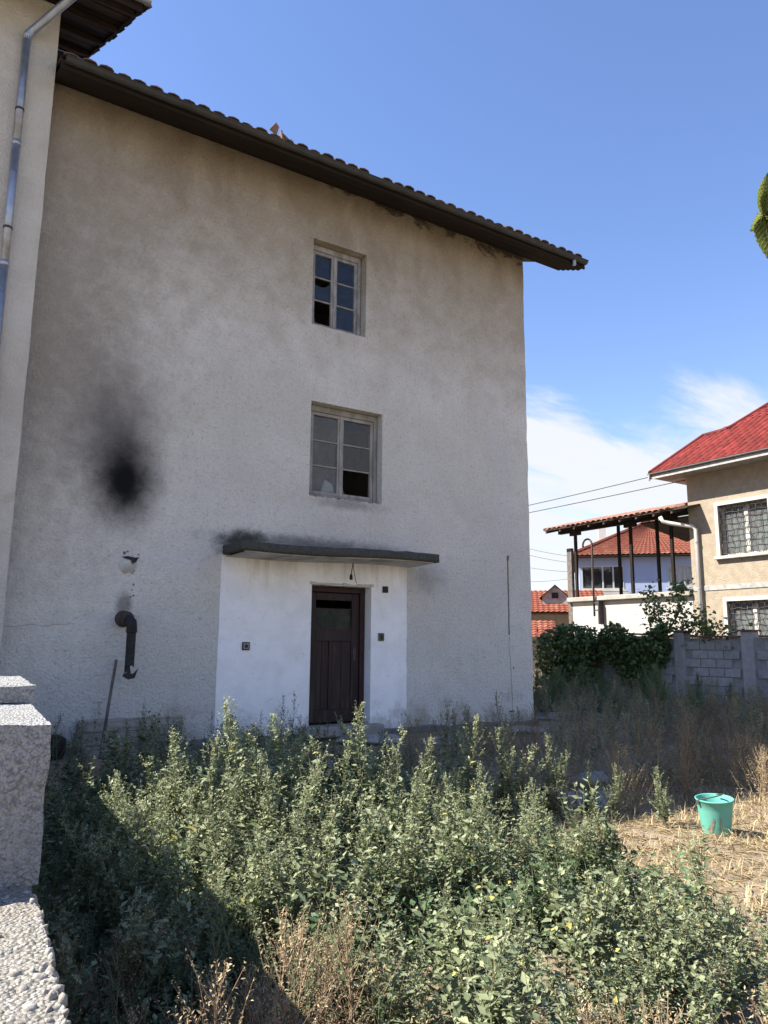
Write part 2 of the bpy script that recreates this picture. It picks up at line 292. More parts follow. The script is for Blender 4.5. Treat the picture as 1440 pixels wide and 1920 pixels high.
# ------------------------------------------------------------------ mesh helpers
def wpos(o):
    v = Vector((0, 0, 0))
    while o is not None: v += o.location; o = o.parent
    return v
class MB:
    def __init__(s): s.v, s.f, s.mi = [], [], []
    def add(s, vs, fs, mi=0):
        b = len(s.v); s.v += [tuple(v) for v in vs]; s.f += [tuple(i + b for i in f) for f in fs]; s.mi += [mi] * len(fs); return s
    def box(s, x0, x1, y0, y1, z0, z1, mi=0):
        return s.add([(x0, y0, z0), (x1, y0, z0), (x1, y1, z0), (x0, y1, z0), (x0, y0, z1), (x1, y0, z1), (x1, y1, z1), (x0, y1, z1)],
                     [(0, 3, 2, 1), (4, 5, 6, 7), (0, 1, 5, 4), (1, 2, 6, 5), (2, 3, 7, 6), (3, 0, 4, 7)], mi)
    def bar(s, a, b, w, h, up=(0, 0, 1), mi=0):
        a, b = Vector(a), Vector(b); d = (b - a).normalized(); u = Vector(up); sd = d.cross(u)
        if sd.length < 1e-4: sd = d.cross(Vector((1, 0, 0)))
        sd.normalize(); u = sd.cross(d); vs = []
        for p in (a, b):
            for i, j in ((-1, -1), (1, -1), (1, 1), (-1, 1)): vs.append(p + sd * i * w / 2 + u * j * h / 2)
        return s.add(vs, [(0, 1, 2, 3), (7, 6, 5, 4), (0, 4, 5, 1), (1, 5, 6, 2), (2, 6, 7, 3), (3, 7, 4, 0)], mi)
    def tube(s, pts, r, n=8, cap=True, mi=0):
        pts = [Vector(p) for p in pts]; k = len(pts); rs = r if isinstance(r, (list, tuple)) else [r] * k
        ref = Vector((0, 0, 1)); vs = []; prev = None
        for i, p in enumerate(pts):
            d = (pts[min(i + 1, k - 1)] - pts[max(i - 1, 0)]).normalized()
            if prev is None:
                a = d.cross(ref)
                if a.length < .05: a = d.cross(Vector((1, 0, 0)))
            else: a = prev - d * prev.dot(d)
            a.normalize(); prev = a; b = d.cross(a)
            for j in range(n):
                t = 2 * math.pi * j / n; vs.append(p + (a * math.cos(t) + b * math.sin(t)) * rs[i])
        fs = [(i * n + j, i * n + (j + 1) % n, (i + 1) * n + (j + 1) % n, (i + 1) * n + j) for i in range(k - 1) for j in range(n)]
        if cap: fs += [tuple(reversed(range(n))), tuple((k - 1) * n + j for j in range(n))]
        return s.add(vs, fs, mi)
    def quad(s, a, b, c, d, mi=0): return s.add([a, b, c, d], [(0, 1, 2, 3)], mi)
    def build(s, name, mat, parent=None, smooth=False, bevel=0, mesh_only=False, at=None):
        off = Vector(at) if at is not None else (wpos(parent) if parent else Vector((0, 0, 0)))
        me = bpy.data.meshes.new(name); me.from_pydata([tuple(Vector(v) - off) for v in s.v], [], s.f)
        for mm in (mat if isinstance(mat, (list, tuple)) else [mat]): me.materials.append(M[mm] if isinstance(mm, str) else mm)
        me.polygons.foreach_set('material_index', s.mi)
        if smooth: me.polygons.foreach_set('use_smooth', [True] * len(me.polygons))
        bm = bmesh.new(); bm.from_mesh(me); bmesh.ops.recalc_face_normals(bm, faces=bm.faces)
        if bevel: bmesh.ops.bevel(bm, geom=[e for e in bm.edges if len(e.link_faces) == 2 and e.calc_face_angle(0) > .6], offset=bevel, segments=1, affect='EDGES')
        bm.to_mesh(me); bm.free()
        return me if mesh_only else link(name, me, parent)
def link(name, data, parent=None, loc=None, rot=None):
    o = bpy.data.objects.new(name, data); C.objects.link(o)
    if parent: o.parent = parent
    if loc is not None: o.location = loc
    if rot is not None: o.rotation_euler = rot
    return o
def tag(o, label=None, cat=None, group=None, kind=None):
    if label: o['label'] = label
    if cat: o['category'] = cat
    if group: o['group'] = group
    if kind: o['kind'] = kind
    return o
def thing(name, loc, label, cat, group=None):
    o = bpy.data.objects.new(name, None); o.empty_display_size = .2; C.objects.link(o); o.location = loc
    return tag(o, label, cat, group)
def jit(me, amt, scale, seed=0):
    """uneven surface: push vertices along a smooth 3-D noise"""
    for v in me.vertices:
        n = mnoise.noise_vector(v.co * scale + Vector((seed, seed * .7, 3))); v.co += n * amt
    return me

def gz(x, y):
    """ground height"""
    a = .16 * max(0.0, min(1.0, (y + 5.2) / 4.6)); b = .22 * max(0.0, min(1.0, (x - 9) / 7))
    r = math.hypot(x - 4, y + 4); amp = .05 if r < 30 else 0
    return max(a, b) + amp * (mnoise.noise(Vector((x * .55, y * .55, 1.3))) + .4 * mnoise.noise(Vector((x * 1.7, y * 1.7, 4))))

# ------------------------------------------------------------------ ground
def make_ground():
    xs = np.concatenate([[-900, -300, -100, -40, -15], np.arange(-4, 22.01, .25), [26, 32, 45, 80, 150, 350, 900]])
    ys = np.concatenate([[-900, -300, -100, -40, -18], np.arange(-12, 9.01, .25), [13, 18, 30, 60, 120, 300, 900]])
    vs = [(x, y, gz(x, y)) for y in ys for x in xs]; n = len(xs)
    fs = [(j * n + i, j * n + i + 1, (j + 1) * n + i + 1, (j + 1) * n + i) for j in range(len(ys) - 1) for i in range(n - 1)]
    me = bpy.data.meshes.new('ground'); me.from_pydata(vs, [], fs); me.materials.append(M['soil'])
    me.polygons.foreach_set('use_smooth', [True] * len(fs)); tag(link('ground', me), kind='structure')
make_ground()

# ------------------------------------------------------------------ main house
HX0, HX1, HTOP, HD = 1.0, 9.54, 8.92, 9.0
house = thing('old_house', (5.3, 0, 0), 'tall abandoned three-storey house with grey stained plaster and a soot mark', 'house')
OPEN = [(5.17, 6.20, .33, 2.37, .26), (5.09, 6.38, 3.70, 5.17, .17), (5.06, 6.04, 6.41, 7.85, .17)]
def facade():
    xs = sorted({HX0, HX1, *[o[0] for o in OPEN], *[o[1] for o in OPEN], *np.arange(1.5, 9.5, .5)})
    zs = sorted({0.0, HTOP, *[o[2] for o in OPEN], *[o[3] for o in OPEN], *np.arange(.25, 8.7, .25)})
    xs = [x for i, x in enumerate(xs) if i == 0 or x - xs[i - 1] > .004]; zs = [z for i, z in enumerate(zs) if i == 0 or z - zs[i - 1] > .004]
    def P(x, y, z):
        if x > HX1 - .01: x += .020 * mnoise.noise(Vector((0, 1, z * 2.2))) + .012 * mnoise.noise(Vector((3, 1, z * 9)))
        return (x, y, z)
    b = MB()
    for i in range(len(xs) - 1):
        for k in range(len(zs) - 1):
            cx, cz = (xs[i] + xs[i + 1]) / 2, (zs[k] + zs[k + 1]) / 2
            if any(o[0] < cx < o[1] and o[2] < cz < o[3] for o in OPEN): continue
            b.quad(P(xs[i], 0, zs[k]), P(xs[i + 1], 0, zs[k]), P(xs[i + 1], 0, zs[k + 1]), P(xs[i], 0, zs[k + 1]))
    for x0, x1, z0, z1, d in OPEN:
        D = .42
        b.quad((x0, 0, z0), (x0, D, z0), (x0, D, z1), (x0, 0, z1)); b.quad((x1, 0, z0), (x1, 0, z1), (x1, D, z1), (x1, D, z0))
        b.quad((x0, 0, z1), (x0, D, z1), (x1, D, z1), (x1, 0, z1)); b.quad((x0, 0, z0), (x1, 0, z0), (x1, D, z0), (x0, D, z0))
    for k in range(len(zs) - 1): b.quad(P(HX1, 0, zs[k]), P(HX1, HD, zs[k]), P(HX1, HD, zs[k + 1]), P(HX1, 0, zs[k + 1]))
    b.quad((HX0, HD, 0), (HX1, HD, 0), (HX1, HD, HTOP), (HX0, HD, HTOP)); b.quad((HX0, 0, 0), (HX0, HD, 0), (HX0, HD, HTOP), (HX0, 0, HTOP))
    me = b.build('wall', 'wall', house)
    bm = bmesh.new(); bm.from_mesh(me.data); bmesh.ops.remove_doubles(bm, verts=bm.verts, dist=.0005); bmesh.ops.recalc_face_normals(bm, faces=bm.faces); bm.to_mesh(me.data); bm.free()
facade()
# gables, floors and attic floor close the body
b = MB(); RS = .45; EY = -.68; EZ = 8.74; RY = HD / 2; RZ = EZ + (RY - EY) * RS
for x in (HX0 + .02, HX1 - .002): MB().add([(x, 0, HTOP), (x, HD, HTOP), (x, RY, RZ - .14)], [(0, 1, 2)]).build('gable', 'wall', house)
b = MB()
for z in (.30, 3.0, 5.75, 8.60): b.box(HX0 + .05, HX1 - .05, .44, HD - .05, z - .12, z)
b.box(4.0, 4.1, .44, HD - .05, 3.02, 8.45); b.box(7.6, 7.7, .44, HD - .05, .32, 8.45); b.box(HX0 + .05, HX1 - .05, 3.6, 3.7, .32, 8.45)
b.build('inner_floor', 'concrete', house)
# plinth at the foot of the wall, ragged top
b = MB(); n = 60
for i in range(n):
    x0 = HX0 + (HX1 + .05 - HX0) * i / n; x1 = HX0 + (HX1 + .05 - HX0) * (i + 1) / n
    t0 = .24 + .05 * mnoise.noise(Vector((x0 * 2, 0, 0))); t1 = .24 + .05 * mnoise.noise(Vector((x1 * 2, 0, 0)))
    b.add([(x0, -.05, -.3), (x1, -.05, -.3), (x1, -.05, t1), (x0, -.05, t0), (x0, -.004, t0 + .02), (x1, -.004, t1 + .02)], [(0, 1, 2, 3), (3, 2, 5, 4)])
MB().box(HX1 - .02, HX1 + .05, -.05, HD, -.3, .23).build('plinth', 'plinth', house)
b.build('plinth', 'plinth', house)
# white-washed door surround, 8 mm proud, ragged left edge
b = MB(); yv = -.008
def prow(z): return 3.77 + .012 * mnoise.noise(Vector((z * 5, 2, 1))), 6.86 + .012 * mnoise.noise(Vector((z * 5, 7, 1)))
zz = [.22, .33] + list(np.arange(.5, 2.36, .15)) + [2.37, 2.55, 2.73]
for z0, z1 in zip(zz[:-1], zz[1:]):
    (l0, r0), (l1, r1) = prow(z0), prow(z1)
    segs = [((l0, 5.17), (l1, 5.17)), ((6.20, r0), (6.20, r1))] if .33 <= z0 and z1 <= 2.371 else [((l0, r0), (l1, r1))]
    for (a0, c0), (a1, c1) in segs:
        b.add([(a0, yv, z0), (c0, yv, z0), (c1, yv, z1), (a1, yv, z1), (a0, 0.003, z0), (c0, .003, z0), (c1, .003, z1), (a1, .003, z1)], [(0, 1, 2, 3), (0, 3, 7, 4), (1, 5, 6, 2)])
# white reveals
b.quad((6.197, yv, .33), (6.197, .22, .33), (6.197, .22, 2.367), (6.197, yv, 2.367)); b.quad((5.173, yv, .33), (5.173, yv, 2.367), (5.173, .22, 2.367), (5.173, .22, .33))
b.quad((5.17, yv, 2.367), (6.2, yv, 2.367), (6.2, .22, 2.367), (5.17, .22, 2.367))
o = b.build('door_surround', 'panel', house); o['label'] = 'whitewashed plaster panel round the door'
# door frame, leaf
door = thing('door', (0, 0, 0), None, None); door.parent = house; door.location = (5.68 - 5.3, .22, .33)
b = MB()
b.box(5.175, 5.235, .16, .25, .35, 2.36); b.box(6.11, 6.19, .16, .25, .35, 2.36); b.box(5.235, 6.11, .16, .25, 2.28, 2.36)
b.build('door_frame', 'doorframe', door, bevel=.006)
b = MB(); dx0, dx1, dz0, dz1 = 5.245, 6.10, .37, 2.27; y0, y1 = .185, .235
b.box(dx0, dx0 + .105, y0, y1, dz0, dz1); b.box(dx1 - .13, dx1, y0, y1, dz0, dz1)
b.box(dx0 + .105, dx1 - .13, y0, y1, dz1 - .11, dz1); b.box(dx0 + .105, dx1 - .13, y0, y1, 1.55, 1.72); b.box(dx0 + .105, dx1 - .13, y0, y1, dz0, dz0 + .18)
b.box(dx0 + .34, dx0 + .39, y0 + .004, y1, dz0 + .18, 1.55)
b.build('door_leaf', 'door', door, bevel=.005)
for xa, xb in ((dx0 + .105, dx0 + .22), (dx0 + .223, dx0 + .34), (dx0 + .39, dx0 + .555), (dx0 + .558, dx1 - .13)):
    MB().box(xa, xb, y0 + .018 + .004 * rnd.random(), y1 - .005, dz0 + .18, 1.55).build('board', 'door', door, bevel=.003)
MB().box(dx0 + .105, dx1 - .13, .212, .216, 1.72, 2.03).build('door_pane', 'darkglass', door)
MB().box(dx0 + .105, dx1 - .13, y0 - .006, y0, 1.715, 1.735).box(dx0 + .105, dx1 - .13, .205, .222, 2.025, 2.04).build('glazing_bead', 'doorframe', door)
MB().tube([(6.02, .185, 1.36), (6.02, .14, 1.36), (5.95, .135, 1.36)], .011, 6).box(6.0, 6.045, .178, .186, 1.26, 1.46).build('door_handle', 'iron', door)
jm = MB().box(5.02, 6.33, -.22, .16, .20, .345).build('door_step', 'concrete', house, bevel=.015)
# crumbling lintel edge with exposed lath above the door
b = MB(); px = 5.14
while px < 6.22:
    w = rnd.uniform(.05, .16); b.box(px, min(px + w, 6.24), -.022 - rnd.random() * .008, -.002, 2.372 + rnd.random() * .012, 2.395 + rnd.random() * .03); px += w + .003
tag(b.build('broken_lintel_edge', 'soffit', house, bevel=.006), kind='stuff')

def window(x0, x1, z0, z1, y, fm, missing, glass, split=.5, casing=.06):
    w = thing('window', (0, 0, 0), None, None); w.parent = house; w.location = ((x0 + x1) / 2 - 5.3, y, z0)
    g_ = .012
    b = MB(); c = casing
    b.box(x0 + g_, x0 + c, y, y + .09, z0 + .004, z1 - g_); b.box(x1 - c, x1 - g_, y, y + .09, z0 + .004, z1 - g_)
    b.box(x0 + c, x1 - c, y, y + .09, z1 - c - .03, z1 - g_); b.box(x0 + c, x1 - c, y, y + .09, z0 + .004, z0 + c * .8)
    b.build('window_frame', fm, w, bevel=.006)
    xa, xb, za, zb = x0 + c + .004, x1 - c - .004, z0 + c * .8 + .004, z1 - c - .034
    xm = xa + (xb - xa) * split
    for si, (sa, sb) in enumerate(((xa, xm - .004), (xm + .004, xb))):
        st = .05; b = MB(); yy = y + .018
        b.box(sa, sa + st, yy, yy + .045, za, zb); b.box(sb - st, sb, yy, yy + .045, za, zb)
        b.box(sa + st, sb - st, yy, yy + .045, zb - st, zb); b.box(sa + st, sb - st, yy, yy + .045, za, za + st)
        hgt = (zb - za - 2 * st) / 3
        for k in (1, 2): b.box(sa + st, sb - st, yy + .008, yy + .04, za + st + hgt * k - .011, za + st + hgt * k + .011)
        if si == 1: b.box(sa - .022, sa + .022, yy - .014, yy, za, zb)
        b.build('sash', fm, w, bevel=.004)
        for k in range(3):
            pa, pb = za + st + hgt * k + .011, za + st + hgt * (k + 1) - .011; q0, q1 = sa + st, sb - st
            kind = missing.get((si, k)); gm = glass[si]
            t = rnd.uniform(-.006, .006)
            if kind == 'gone':
                MB().add([(q0, yy + .028, pa), (q0 + .05, yy + .028, pa), (q0 + .012, yy + .028, pa + .09), (q0, yy + .028, pa + .12)], [(0, 1, 2, 3)]).build('pane', gm, w)
            elif kind == 'torn':
                MB().add([(q0, yy + .028, pa), (q1, yy + .028, pa), (q1, yy + .028, pb - .05), (q0 + .62 * (q1 - q0), yy + .028, pb - .125), (q0 + .3 * (q1 - q0), yy + .028, pb - .13), (q0, yy + .028, pb - .10)], [(0, 1, 2, 3, 4, 5)]).build('pane', gm, w)
            else:
                MB().add([(q0, yy + .026 + t, pa), (q1, yy + .026 - t, pa), (q1, yy + .028 - t, pb), (q0, yy + .028 + t, pb)], [(0, 1, 2, 3)]).build('pane', gm, w)
                if kind == 'paper':
                    MB().add([(q0 + .17, yy + .04, pa), (q1 - .03, yy + .04, pa), (q1 - .06, yy + .04, pa + .13), (q0 + .24, yy + .04, pa + .19)], [(0, 1, 2, 3)]).build('paper_scrap', 'paper', w)
    return w
w1 = window(5.09, 6.38, 3.70, 5.17, .14, 'creamwood', {(1, 0): 'gone', (0, 0): 'paper'}, ('dustyglass', 'glass'), .47, .075)
w1['label'] = 'lower window with dusty left panes and a missing bottom right pane'
w2 = window(5.06, 6.04, 6.41, 7.85, .15, 'greywood', {(0, 0): 'gone', (0, 1): 'torn'}, ('glass', 'glass'), .48, .07)
w2['label'] = 'upper window with broken and missing left panes'
# crumbs of mortar under the lower window
b = MB()
for i in range(26):
    x = rnd.uniform(5.1, 6.35); s = rnd.uniform(.008, .022); b.box(x, x + s * 2, -.012, .02, 3.70 - s * .6, 3.70 + s * .5)
tag(b.build('crumbled_sill', 'concrete', house, bevel=.004), kind='stuff')

# canopy over the door
can = thing('canopy', (0, 0, 0), None, None); can.parent = house; can.location = (0, 0, 2.7)
def rough_slab(x0, x1, y0, y1, zb, zt, nx, ny, amp, name, mat, parent):
    b = MB(); nz = 3
    def P(i, j, k):
        x = x0 + (x1 - x0) * i / nx; y = y0 + (y1 - y0) * j / ny
        z = (zb(x) if k == 0 else zt(x) if k == nz else zb(x) + (zt(x) - zb(x)) * k / nz)
        n = mnoise.noise_vector(Vector((x * 4, y * 4, z * 6))) * amp + mnoise.noise_vector(Vector((x * 12, y * 12, z * 12))) * amp * .22
        if k == 0: n.z *= .25
        if j == ny: n.y = 0
        return (x + n.x * .6, y + n.y, z + n.z)
    for i in range(nx):
        for j in range(ny):
            b.quad(P(i, j, nz), P(i + 1, j, nz), P(i + 1, j + 1, nz), P(i, j + 1, nz)); b.quad(P(i, j, 0), P(i, j + 1, 0), P(i + 1, j + 1, 0), P(i + 1, j, 0))
        for k in range(nz): b.quad(P(i, 0, k), P(i + 1, 0, k), P(i + 1, 0, k + 1), P(i, 0, k + 1))
    for j in range(ny):
        for k in range(nz):
            b.quad(P(0, j, k), P(0, j, k + 1), P(0, j + 1, k + 1), P(0, j + 1, k)); b.quad(P(nx, j, k), P(nx, j + 1, k), P(nx, j + 1, k + 1), P(nx, j, k + 1))
    o = b.build(name, mat, parent, smooth=True)
    bm = bmesh.new(); bm.from_mesh(o.data); bmesh.ops.remove_doubles(bm, verts=bm.verts, dist=.0005); bmesh.ops.recalc_face_normals(bm, faces=bm.faces); bm.to_mesh(o.data); bm.free(); return o
cb = lambda x: 2.695 + .055 * (x - 3.48) / 3.5 + .012 * math.sin(x * 2.3)
rough_slab(3.78, 6.99, -.70, .02, lambda x: cb(x) + .004, lambda x: cb(x) + .125 + .015 * mnoise.noise(Vector((x * 3, 0, 0))), 120, 14, .012, 'slab', 'moss', can)
b = MB()
for i in range(40):
    xa, xb = 3.84 + 3.09 * i / 40, 3.84 + 3.09 * (i + 1) / 40
    b.add([(xa, -.64, cb(xa) - .010), (xb, -.64, cb(xb) - .010), (xb, -.001, cb(xb) - .022), (xa, -.001, cb(xa) - .022), (xa, -.64, cb(xa) + .02), (xb, -.64, cb(xb) + .02)], [(0, 3, 2, 1), (0, 1, 5, 4)])
b.build('soffit', 'soffit', can)
# bare bulb cable under the canopy, holes, boxes
lamp = thing('lamp_cable', (5.76, -.10, 2.7), 'bare black lamp cable hanging from the canopy above the door', 'cable')
MB().tube([(5.79, -.14, 2.745), (5.785, -.135, 2.66), (5.775, -.12, 2.58), (5.77, -.12, 2.53)], .007, 6).build('cord', 'cable', lamp)
MB().tube([(5.77, -.12, 2.545), (5.77, -.12, 2.52), (5.77, -.12, 2.47), (5.77, -.12, 2.46)], [.012, .022, .024, .018], 10).build('lamp_socket', 'cable', lamp)
MB().tube([(5.79, -.14, 2.70), (5.85, -.06, 2.63), (5.88, -.02, 2.58), (5.91, -.015, 2.48), (5.93, -.012, 2.42)], .004, 5).build('loose_wire', 'cable', lamp)
t = thing('doorbell', (4.17, 0, 1.47), 'small square grey bell push on the white panel left of the door', 'doorbell')
MB().box(4.115, 4.225, -.03, -.009, 1.415, 1.525).build('back_plate', 'darkbox', t, bevel=.004); MB().box(4.128, 4.212, -.036, -.030, 1.428, 1.512).build('face_plate', 'greyplastic', t)
MB().tube([(4.17, -.036, 1.468), (4.17, -.05, 1.468)], .022, 12).build('button', 'darkbox', t)
t = thing('junction_box', (6.45, 0, 2.35), 'black square junction box high on the white panel right of the door', 'junction box')
MB().box(6.40, 6.50, -.03, -.009, 2.30, 2.40).build('box_rim', 'darkbox', t, bevel=.006); MB().box(6.415, 6.485, -.034, -.030, 2.315, 2.385).build('box_lid', 'cable', t)
t = thing('light_switch', (6.38, 0, 1.62), 'small olive light switch beside the right door jamb', 'switch')
MB().box(6.33, 6.43, -.03, -.009, 1.56, 1.68).build('switch_plate', 'greenbox', t, bevel=.006); MB().box(6.365, 6.395, -.045, -.030, 1.585, 1.655).build('rocker', 'darkbox', t)
# groove for a removed conduit + crack, built as raised black strip set in the render
b = MB(); pts = [(9.005 + .012 * mnoise.noise(Vector((0, 0, z * 4))), -.004, z) for z in np.arange(1.69, 3.06, .09)]
b.tube(pts, .011, 5); b.tube([(9.0, -.005, 2.98), (9.012, -.006, 3.06)], .022, 6)
pts = [(9.0 + .05 * (1.66 - z) + .03 * mnoise.noise(Vector((4, 0, z * 5))), -.001, z) for z in np.arange(1.66, .25, -.07)]; b.tube(pts, .0045, 4)
b.build('conduit_groove', 'plinth', house)
b = MB(); b.tube([(x_, -.001, 1.68 + .05 * (x_ - 1.1) + .025 * mnoise.noise(Vector((x_ * 6, 0, 2)))) for x_ in np.arange(1.12, 1.95, .05)], .002, 4); b.build('crack', 'plinth', house)
MB().box(9.08, 9.10, -.012, -.001, 1.12, 1.15).build('wall_chip', 'plinth', house)
MB().box(8.98, 9.08, -.02, -.001, .40, .425).build('wall_chip', 'plinth', house)
# hole with fresh plaster patch
hole = MB()
k = 18; ring = [(2.515 + .115 * math.cos(2 * math.pi * i / k) * (.95 + .55 * mnoise.noise(Vector((i * .9, 0, 5)))), -.014, 2.50 + .125 * math.sin(2 * math.pi * i / k) * (.95 + .55 * mnoise.noise(Vector((i * .9, 3, 5))))) for i in range(k)]
hole.add(ring + [(p[0] * 1.0, 0.004, p[2]) for p in ring] + [(2.52, -.024, 2.50)], [(i, (i + 1) % k, 2 * k) for i in range(k)] + [(i, k + i, k + (i + 1) % k, (i + 1) % k) for i in range(k)])
hole.build('plaster_patch', 'patch', house, smooth=True)
MB().add([(2.42, -.028, 2.585), (2.50, -.030, 2.60), (2.60, -.028, 2.585), (2.645, -.026, 2.60), (2.61, -.028, 2.53), (2.565, -.03, 2.50), (2.54, -.03, 2.55), (2.47, -.03, 2.565)], [(0, 1, 2, 3, 4, 5, 6, 7)]).build('hole', 'soot', house)
b = MB()
for x, z, s in ((2.46, 2.64, .018), (2.50, 2.66, .012), (2.64, 2.63, .01), (2.60, 2.24, .012), (2.585, 2.17, .009), (2.57, 2.08, .011), (2.61, 2.10, .012), (2.60, 2.42, .01), (2.43, 2.53, .014)):
    b.box(x - s, x + s, -.008, -.001, z - s, z + s)
tag(b.build('wall_chips', 'plinth', house, bevel=.003), kind='stuff')
# roof: eave boards, fascia, deck, rafters, tiles
roof = thing('roof', (0, 0, 0), None, None); roof.parent = house; roof.location = (0, 0, 8.74)
RX0, RX1 = 1.12, 10.50
yb = EY + .03; w = .125
for i in range(5):
    MB().box(RX0, RX1 - .02, yb + i * w + .004, yb + (i + 1) * w - .004, 8.722 + .054 * i + .004 * rnd.random(), 8.742 + .054 * i).build('soffit_board', 'darkwood', roof)
MB().box(RX0, RX1, EY, EY + .028, 8.70, 8.86).build('fascia', 'darkwood', roof)
# gable-side overhang: verge boards and lookouts
for i in range(5):
    ya = i * .9 + .0
    MB().bar((HX1 - .1, ya + .2, EZ + (ya + .2 - EY) * RS + .045), (RX1 - .06, ya + .2, EZ + (ya + .2 - EY) * RS + .045), .08, .08).build('lookout', 'darkwood', roof)
b = MB()
for (ya, yb2) in ((EY, RY), (HD - EY, RY)):
    za = EZ + .10; zb_ = EZ + .10 + abs(RY - ya) * RS
    b.add([(RX0, ya, za), (RX1, ya, za), (RX1, yb2, zb_), (RX0, yb2, zb_), (RX0, ya, za + .03), (RX1, ya, za + .03), (RX1, yb2, zb_ + .03), (RX0, yb2, zb_ + .03)],
          [(0, 1, 2, 3), (4, 7, 6, 5), (0, 4, 5, 1), (1, 5, 6, 2), (2, 6, 7, 3), (3, 7, 4, 0)])
b.build('roof_deck', 'brownwood', roof)
def tile_mesh(name, w, l, h, mat, n=5, th=.014):
    """one barrel tile: arched sheet with thickness, local x across, y along, z up"""
    b = MB(); v = []
    for y, k in ((0, 1.0), (l, .86)):
        for off in (0, -th):
            for i in range(n):
                t = math.pi * i / (n - 1); v.append((-math.cos(t) * w / 2 * k * (1 if off == 0 else .9), y, math.sin(t) * (h + off) + (0 if off == 0 else -.001)))
    a, b2, c, d = 0, n, 2 * n, 3 * n; f = []
    for i in range(n - 1): f += [(a + i, a + i + 1, c + i + 1, c + i), (b2 + i, d + i, d + i + 1, b2 + i + 1), (a + i, b2 + i, b2 + i + 1, a + i + 1)]
    b.add(v, f); return b.build(name, mat, None, True, mesh_only=True)
tm = tile_mesh('roof_tile', .20, .38, .045, 'oldtile')
ang = math.atan(RS); nt_ = int((RX1 - RX0) / .215)
for i in range(nt_):
    x = RX0 + .1 + i * .215
    if 21 <= i - 0 <= 22 - 1: continue
    link('roof_tile', tm, roof, (x - 5.3 + rnd.uniform(-.012, .012), EY - .07 + rnd.uniform(-.02, .02), EZ + .135 - 8.74 - .022 + rnd.uniform(0, .010)), (ang + rnd.uniform(-.03, .03), rnd.uniform(-.05, .05), rnd.uniform(-.06, .06)))
def joined_tiles(parent, tile, mats_, name='tile_courses'):
    vb = np.array([v.co[:] for v in tile.vertices]); fb = [tuple(p.vertices) for p in tile.polygons]; vs, fs = [], []
    for mt in mats_:
        o = len(vs); A = np.array(mt); vs += [tuple(p) for p in (vb @ A[:3, :3].T + A[:3, 3])]; fs += [tuple(i + o for i in f) for f in fb]
    me = bpy.data.meshes.new(name); me.from_pydata(vs, [], fs); me.materials.append(tile.materials[0]); me.polygons.foreach_set('use_smooth', [True] * len(fs))
    return tag(link(name, me, parent), kind='stuff')
mats_ = []
for c in range(1, 19):
    for i in range(nt_):
        d = c * .30; y = EY - .07 + d * math.cos(ang); z = EZ + .105 - 8.74 + d * math.sin(ang)
        if y > RY - .2: continue
        mats_.append(Matrix.Translation((RX0 + .1 + i * .215 - 5.3, y, z + rnd.uniform(0, .012))) @ Euler((ang, 0, rnd.uniform(-.04, .04))).to_matrix().to_4x4())
joined_tiles(roof, tm, mats_)
# gutter with joints, end cap, bracket
b = MB(); gy, gz0, gr = EY - .06, 8.81, .062
def gut(x0, x1, r, b):
    n = 8
    for i in range(n):
        t0, t1 = math.pi + math.pi * i / n, math.pi + math.pi * (i + 1) / n
        for rr in (r, r - .004):
            b.quad((x0, gy + math.cos(t0) * rr, gz0 + math.sin(t0) * rr), (x1, gy + math.cos(t0) * rr, gz0 + math.sin(t0) * rr), (x1, gy + math.cos(t1) * rr, gz0 + math.sin(t1) * rr), (x0, gy + math.cos(t1) * rr, gz0 + math.sin(t1) * rr))
gut(RX0 + .04, RX1 - .03, gr, b); b.tube([(RX0 + .04, gy - gr, gz0), (RX1 - .03, gy - gr, gz0)], .010, 6)
gutter = b.build('gutter', 'gutter', house)
for x in (2.75, 4.1, 5.45, 6.9, 8.3, 9.55):
    b = MB(); gut(x, x + .045, gr + .007, b); b.build('gutter_joint', 'gutter', gutter)
b = MB(); n = 9; arc = [(RX1 - .03, gy + math.cos(math.pi + math.pi * i / n) * gr, gz0 + math.sin(math.pi + math.pi * i / n) * gr) for i in range(n + 1)]; b.add(arc, [tuple(range(n + 1))]); b.build('end_cap', 'gutter', gutter)
MB().tube([(10.16, gy + .01, 8.765), (10.16, gy + .01, 8.66)], .036, 10).build('gutter_outlet', 'zinc', gutter)
roof.location.z -= .10; gutter.location.z -= .10
# broken tiles lying on the eave
for i, (dx, dz, rx, ry, s) in enumerate(((0, .07, 1.2, .3, 1), (.06, .02, .3, .2, 1.1), (.17, .02, .5, -.2, 1), (.26, .0, .2, .4, 1.2), (.33, .03, .9, .1, .7))):
    bb = MB(); bb.add([(-.06, 0, -.02), (.07, 0, -.03), (.05, .012, .09), (-.02, .008, .12), (-.06, .02, -.02), (.07, .02, -.03), (.05, .03, .09), (-.02, .03, .12)], [(0, 1, 2, 3), (7, 6, 5, 4), (0, 4, 5, 1), (1, 5, 6, 2), (2, 6, 7, 3), (3, 7, 4, 0)])
    me = bb.build('broken_tile', 'clay', None, mesh_only=True)
    o = link('broken_tile', me, None, (4.02 + dx, -.66 + .02 * i, 8.84 + dz), (rx - .6, ry, i * .7)); o.scale = (s, s, s)
    tag(o, ('upright shard of broken clay tile, the tallest on the eave', 'flat tile shard touching the upright one on the eave', 'middle tile shard of the heap on the eave', 'large tile shard at the right of the heap on the eave', 'small tile shard at the right end of the heap on the eave')[i], 'tile shard', 'broken tile shards on the eave')

